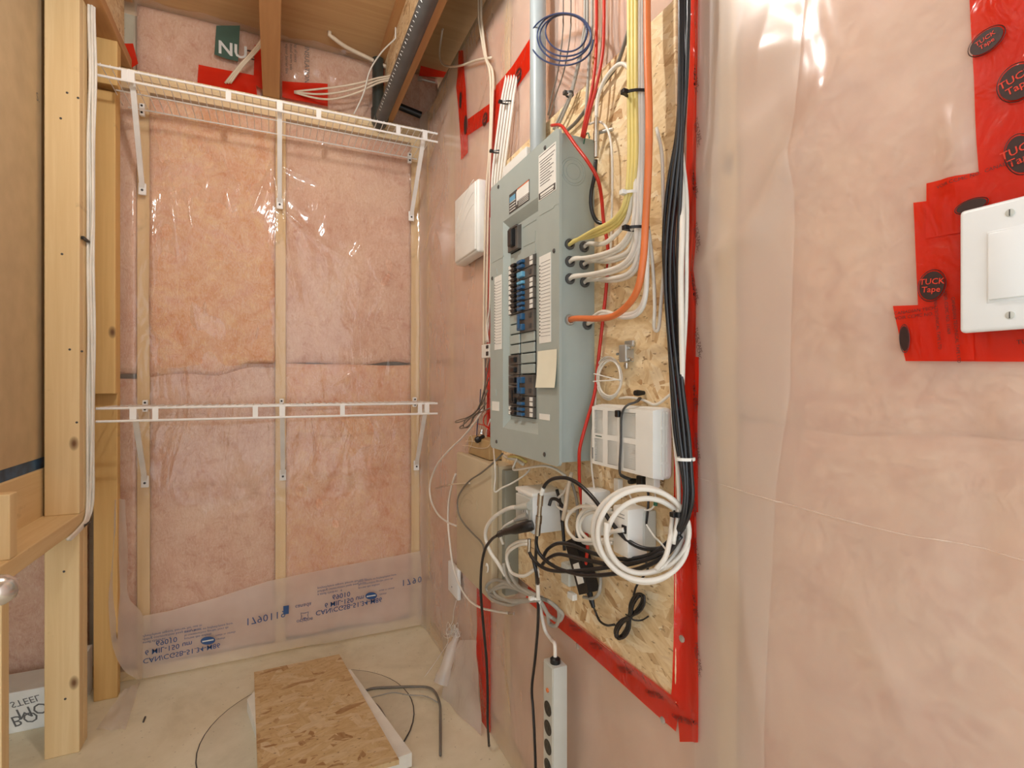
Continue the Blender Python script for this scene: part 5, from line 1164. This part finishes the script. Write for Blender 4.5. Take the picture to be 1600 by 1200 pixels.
# ------------------------------------------------------------------ floor things
s = MB(); s.lathe((.115, 1.885, 0), (0, 0, 1), [(-.01, .335), (.006, .335), (.007, .33)], 48); so = obj('pit_cover', s, M['concrete_g'], label='round grey pit cover set in the concrete floor', cat='cover', smooth=True)
s = MB(); s.tube([(.115+.337*math.cos(a), 1.885+.337*math.sin(a), .004) for a in [2*math.pi*k/48 for k in range(48)]], .002, 6, 0, True); obj('rim_gap_shade', s, M['dark_soft'], so)  # dark ring laid round the lid as the shade in its gap
def board(nm, quad, z0, z1, mat, label, cat):
    s = MB(); q = [Vector((p.x, p.y, z0)) for p in quad]; s.prism(q, (0, 0, z1-z0)); return obj(nm, s, M[mat], label=label, cat=cat)
zq = .062
A_, B_ = FZ(397, 1050, zq), FZ(530, 1022, zq); C_ = FZ(593, 1133, zq); D_ = FZ(400, 1133, zq); C_ = B_+(C_-B_)*1.35; D_ = A_+(D_-A_)*1.95
board('osb_lid', (A_, B_, C_, D_), .048, zq, 'osb_floor', 'square strand board lid lying on the pit cover', 'board')
A2, B2_ = FZ(386, 1094, .045), FZ(548, 1047, .045); C2 = FZ(611, 1133, .045); dirr = (C2-B2_)*1.4
board('foam_board', (A2, A_.lerp(B_, .15)+Vector((0, -.03, 0)), B2_, B2_+dirr, A2+dirr*.95), .007, .0478, 'foam', 'white foam board under the strand board lid', 'board')
def fcable(P, r, mat, label, z=.005, group=None):
    s = MB(); s.tube([FZ(u, v, q[0] if q else z) for u, v, *q in P], r, 8, 6); return obj('cord', s, M[mat], label=label, cat='cord', group=group, smooth='all')
fcable([(560, 1084), (580, 1076), (605, 1074), (640, 1073), (668, 1074), (680, 1082), (687, 1100), (688, 1125), (688, 1180)], .0045, 'c_dgrey', 'dark cord crossing the pit cover towards the right wall', .013)
fcable([(577, 1098), (588, 1102), (597, 1114), (603, 1130), (604, 1170)], .005, 'c_dgrey', 'dark cord beside the foam board edge', .014)
fcable([(580, 1090), (595, 1086), (615, 1082), (640, 1086), (665, 1088), (685, 1098)], .002, 'c_grey', 'thin grey cord on the floor beside the dark cord', .009)
fl2 = empty('clear_tube', FZ(692, 1075, 0), 'clear plastic tube sticking out at the foot of the right wall', 'tube')
a = FZ(690, 1068, .05); s = MB(); s.tube([a, WX(704, 1020, .60), WX(717, 985, .635)], [.030, .022, .012], 14, 4); obj('sleeve', s, M['poly_cut'], fl2, smooth=True)
s = MB(); s.lathe(a+Vector((0, 0, -.002)), (-.35, -.5, -1), [(-.03, .012), (0, .012), (.002, .008)], 12); obj('inner_pipe', s, M['c_grey'], fl2, smooth=True)
flap('vapour_barrier_flap', (FZ(690, 1090, .003), FZ(752, 1150, .003), WX(745, 1000, .632), WX(718, 1000, .632)), M['poly_cut'], amp=.02, seed=8, label='loose plastic flap curling onto the floor beside the clear tube', cat='plastic sheet')
random.seed(3)
P = [(713, 938, .63), (709, 955, .628), (707, 972, .625)]
for i in range(26): P.append((704+random.uniform(-11, 13)+(i % 2)*3, 984+random.uniform(-13, 13), .615+random.uniform(-.006, .006)))
P += [(700, 1003, .61), (690, 1020, .59), (675, 1042, .56), (660, 1062, .53)]
cable(P, .0011, 'rubber', 'knotted white string hanging from the right wall plastic', name='string', cat='string', seg=5)
s = MB(); p = FZ(224, 1128, .003); q = FZ(227, 1120, .003); s.tube([p, q], .003, 6, 0); obj('nail', s, M['dark_soft'], label='loose dark nail on the concrete floor', cat='nail')
# under the sill
s = MB(); s.box((-.655, 2.135, .0), (-.628, YB-.012, .17), .002); obj('foam_strip', s, M['foam'], label='white foam strip along the floor behind the left studs', cat='board')
ct = empty('carton', (-.83, 2.33, 0), 'white printed carton on the floor beyond the left studs', 'carton')
s = MB(); s.box((-1.05, 2.25, 0), (-.675, 2.40, .135), .003); obj('body', s, M['carton'], ct)
for s_, u, v, sz in (('STEEL', 14, 1098, .03), ('MO', 22, 1110, .052), ('BO', 14, 1122, .05)):
    p = BY(u, v, 2.249); text('print', s_, sz, p, Vector((1, 0, .10)), Vector((.35, 0, -1)), M['ink_grey'], ct)
# door standing open at the left, with its handle
s = MB(); s.box((-.393, -.05, .01), (-.353, .885, 2.03), .002); dr = obj('door_1', s, M['door'], kind='structure', label='white door standing open at the left', cat='door')
hp = Vector((-.353, .82, rz(-.246)))
s = MB(); s.lathe(hp, (1, 0, 0), [(0, .03), (.006, .03), (.009, .024)], 20); obj('rosette', s, M['chrome'], dr, smooth=True)
s = MB(); s.tube([hp+Vector((.0, 0, 0)), hp+Vector((.03, 0, 0))], .011, 12, 0); obj('spindle', s, M['chrome'], dr, smooth=True)
s = MB(); s.lathe(hp+Vector((.024, 0, 0)), (1, 0, 0), [(0, .012), (.008, .0165), (.022, .019), (.036, .017), (.044, .011), (.047, .003)], 20); obj('knob', s, M['chrome'], dr, smooth=True)
# bare bulb under the middle joist
lp = empty('ceiling_lamp_offscreen', (-.015, 1.0, rz(1.21)), 'bare bulb in a white holder under the middle joist', 'lamp')
s = MB(); s.lathe((-.015, 1.0, rz(1.232)), (0, 0, -1), [(0, .055), (.012, .055), (.02, .03), (.045, .022)], 20); obj('holder', s, M['white'], lp, smooth=True)
s = MB(); s.lathe((-.015, 1.0, rz(1.19)), (0, 0, -1), [(0, .012), (.02, .018), (.04, .028), (.06, .03), (.078, .024), (.088, .012), (.09, .002)], 20); obj('bulb_offscreen', s, M['bulb'], lp, smooth=True)
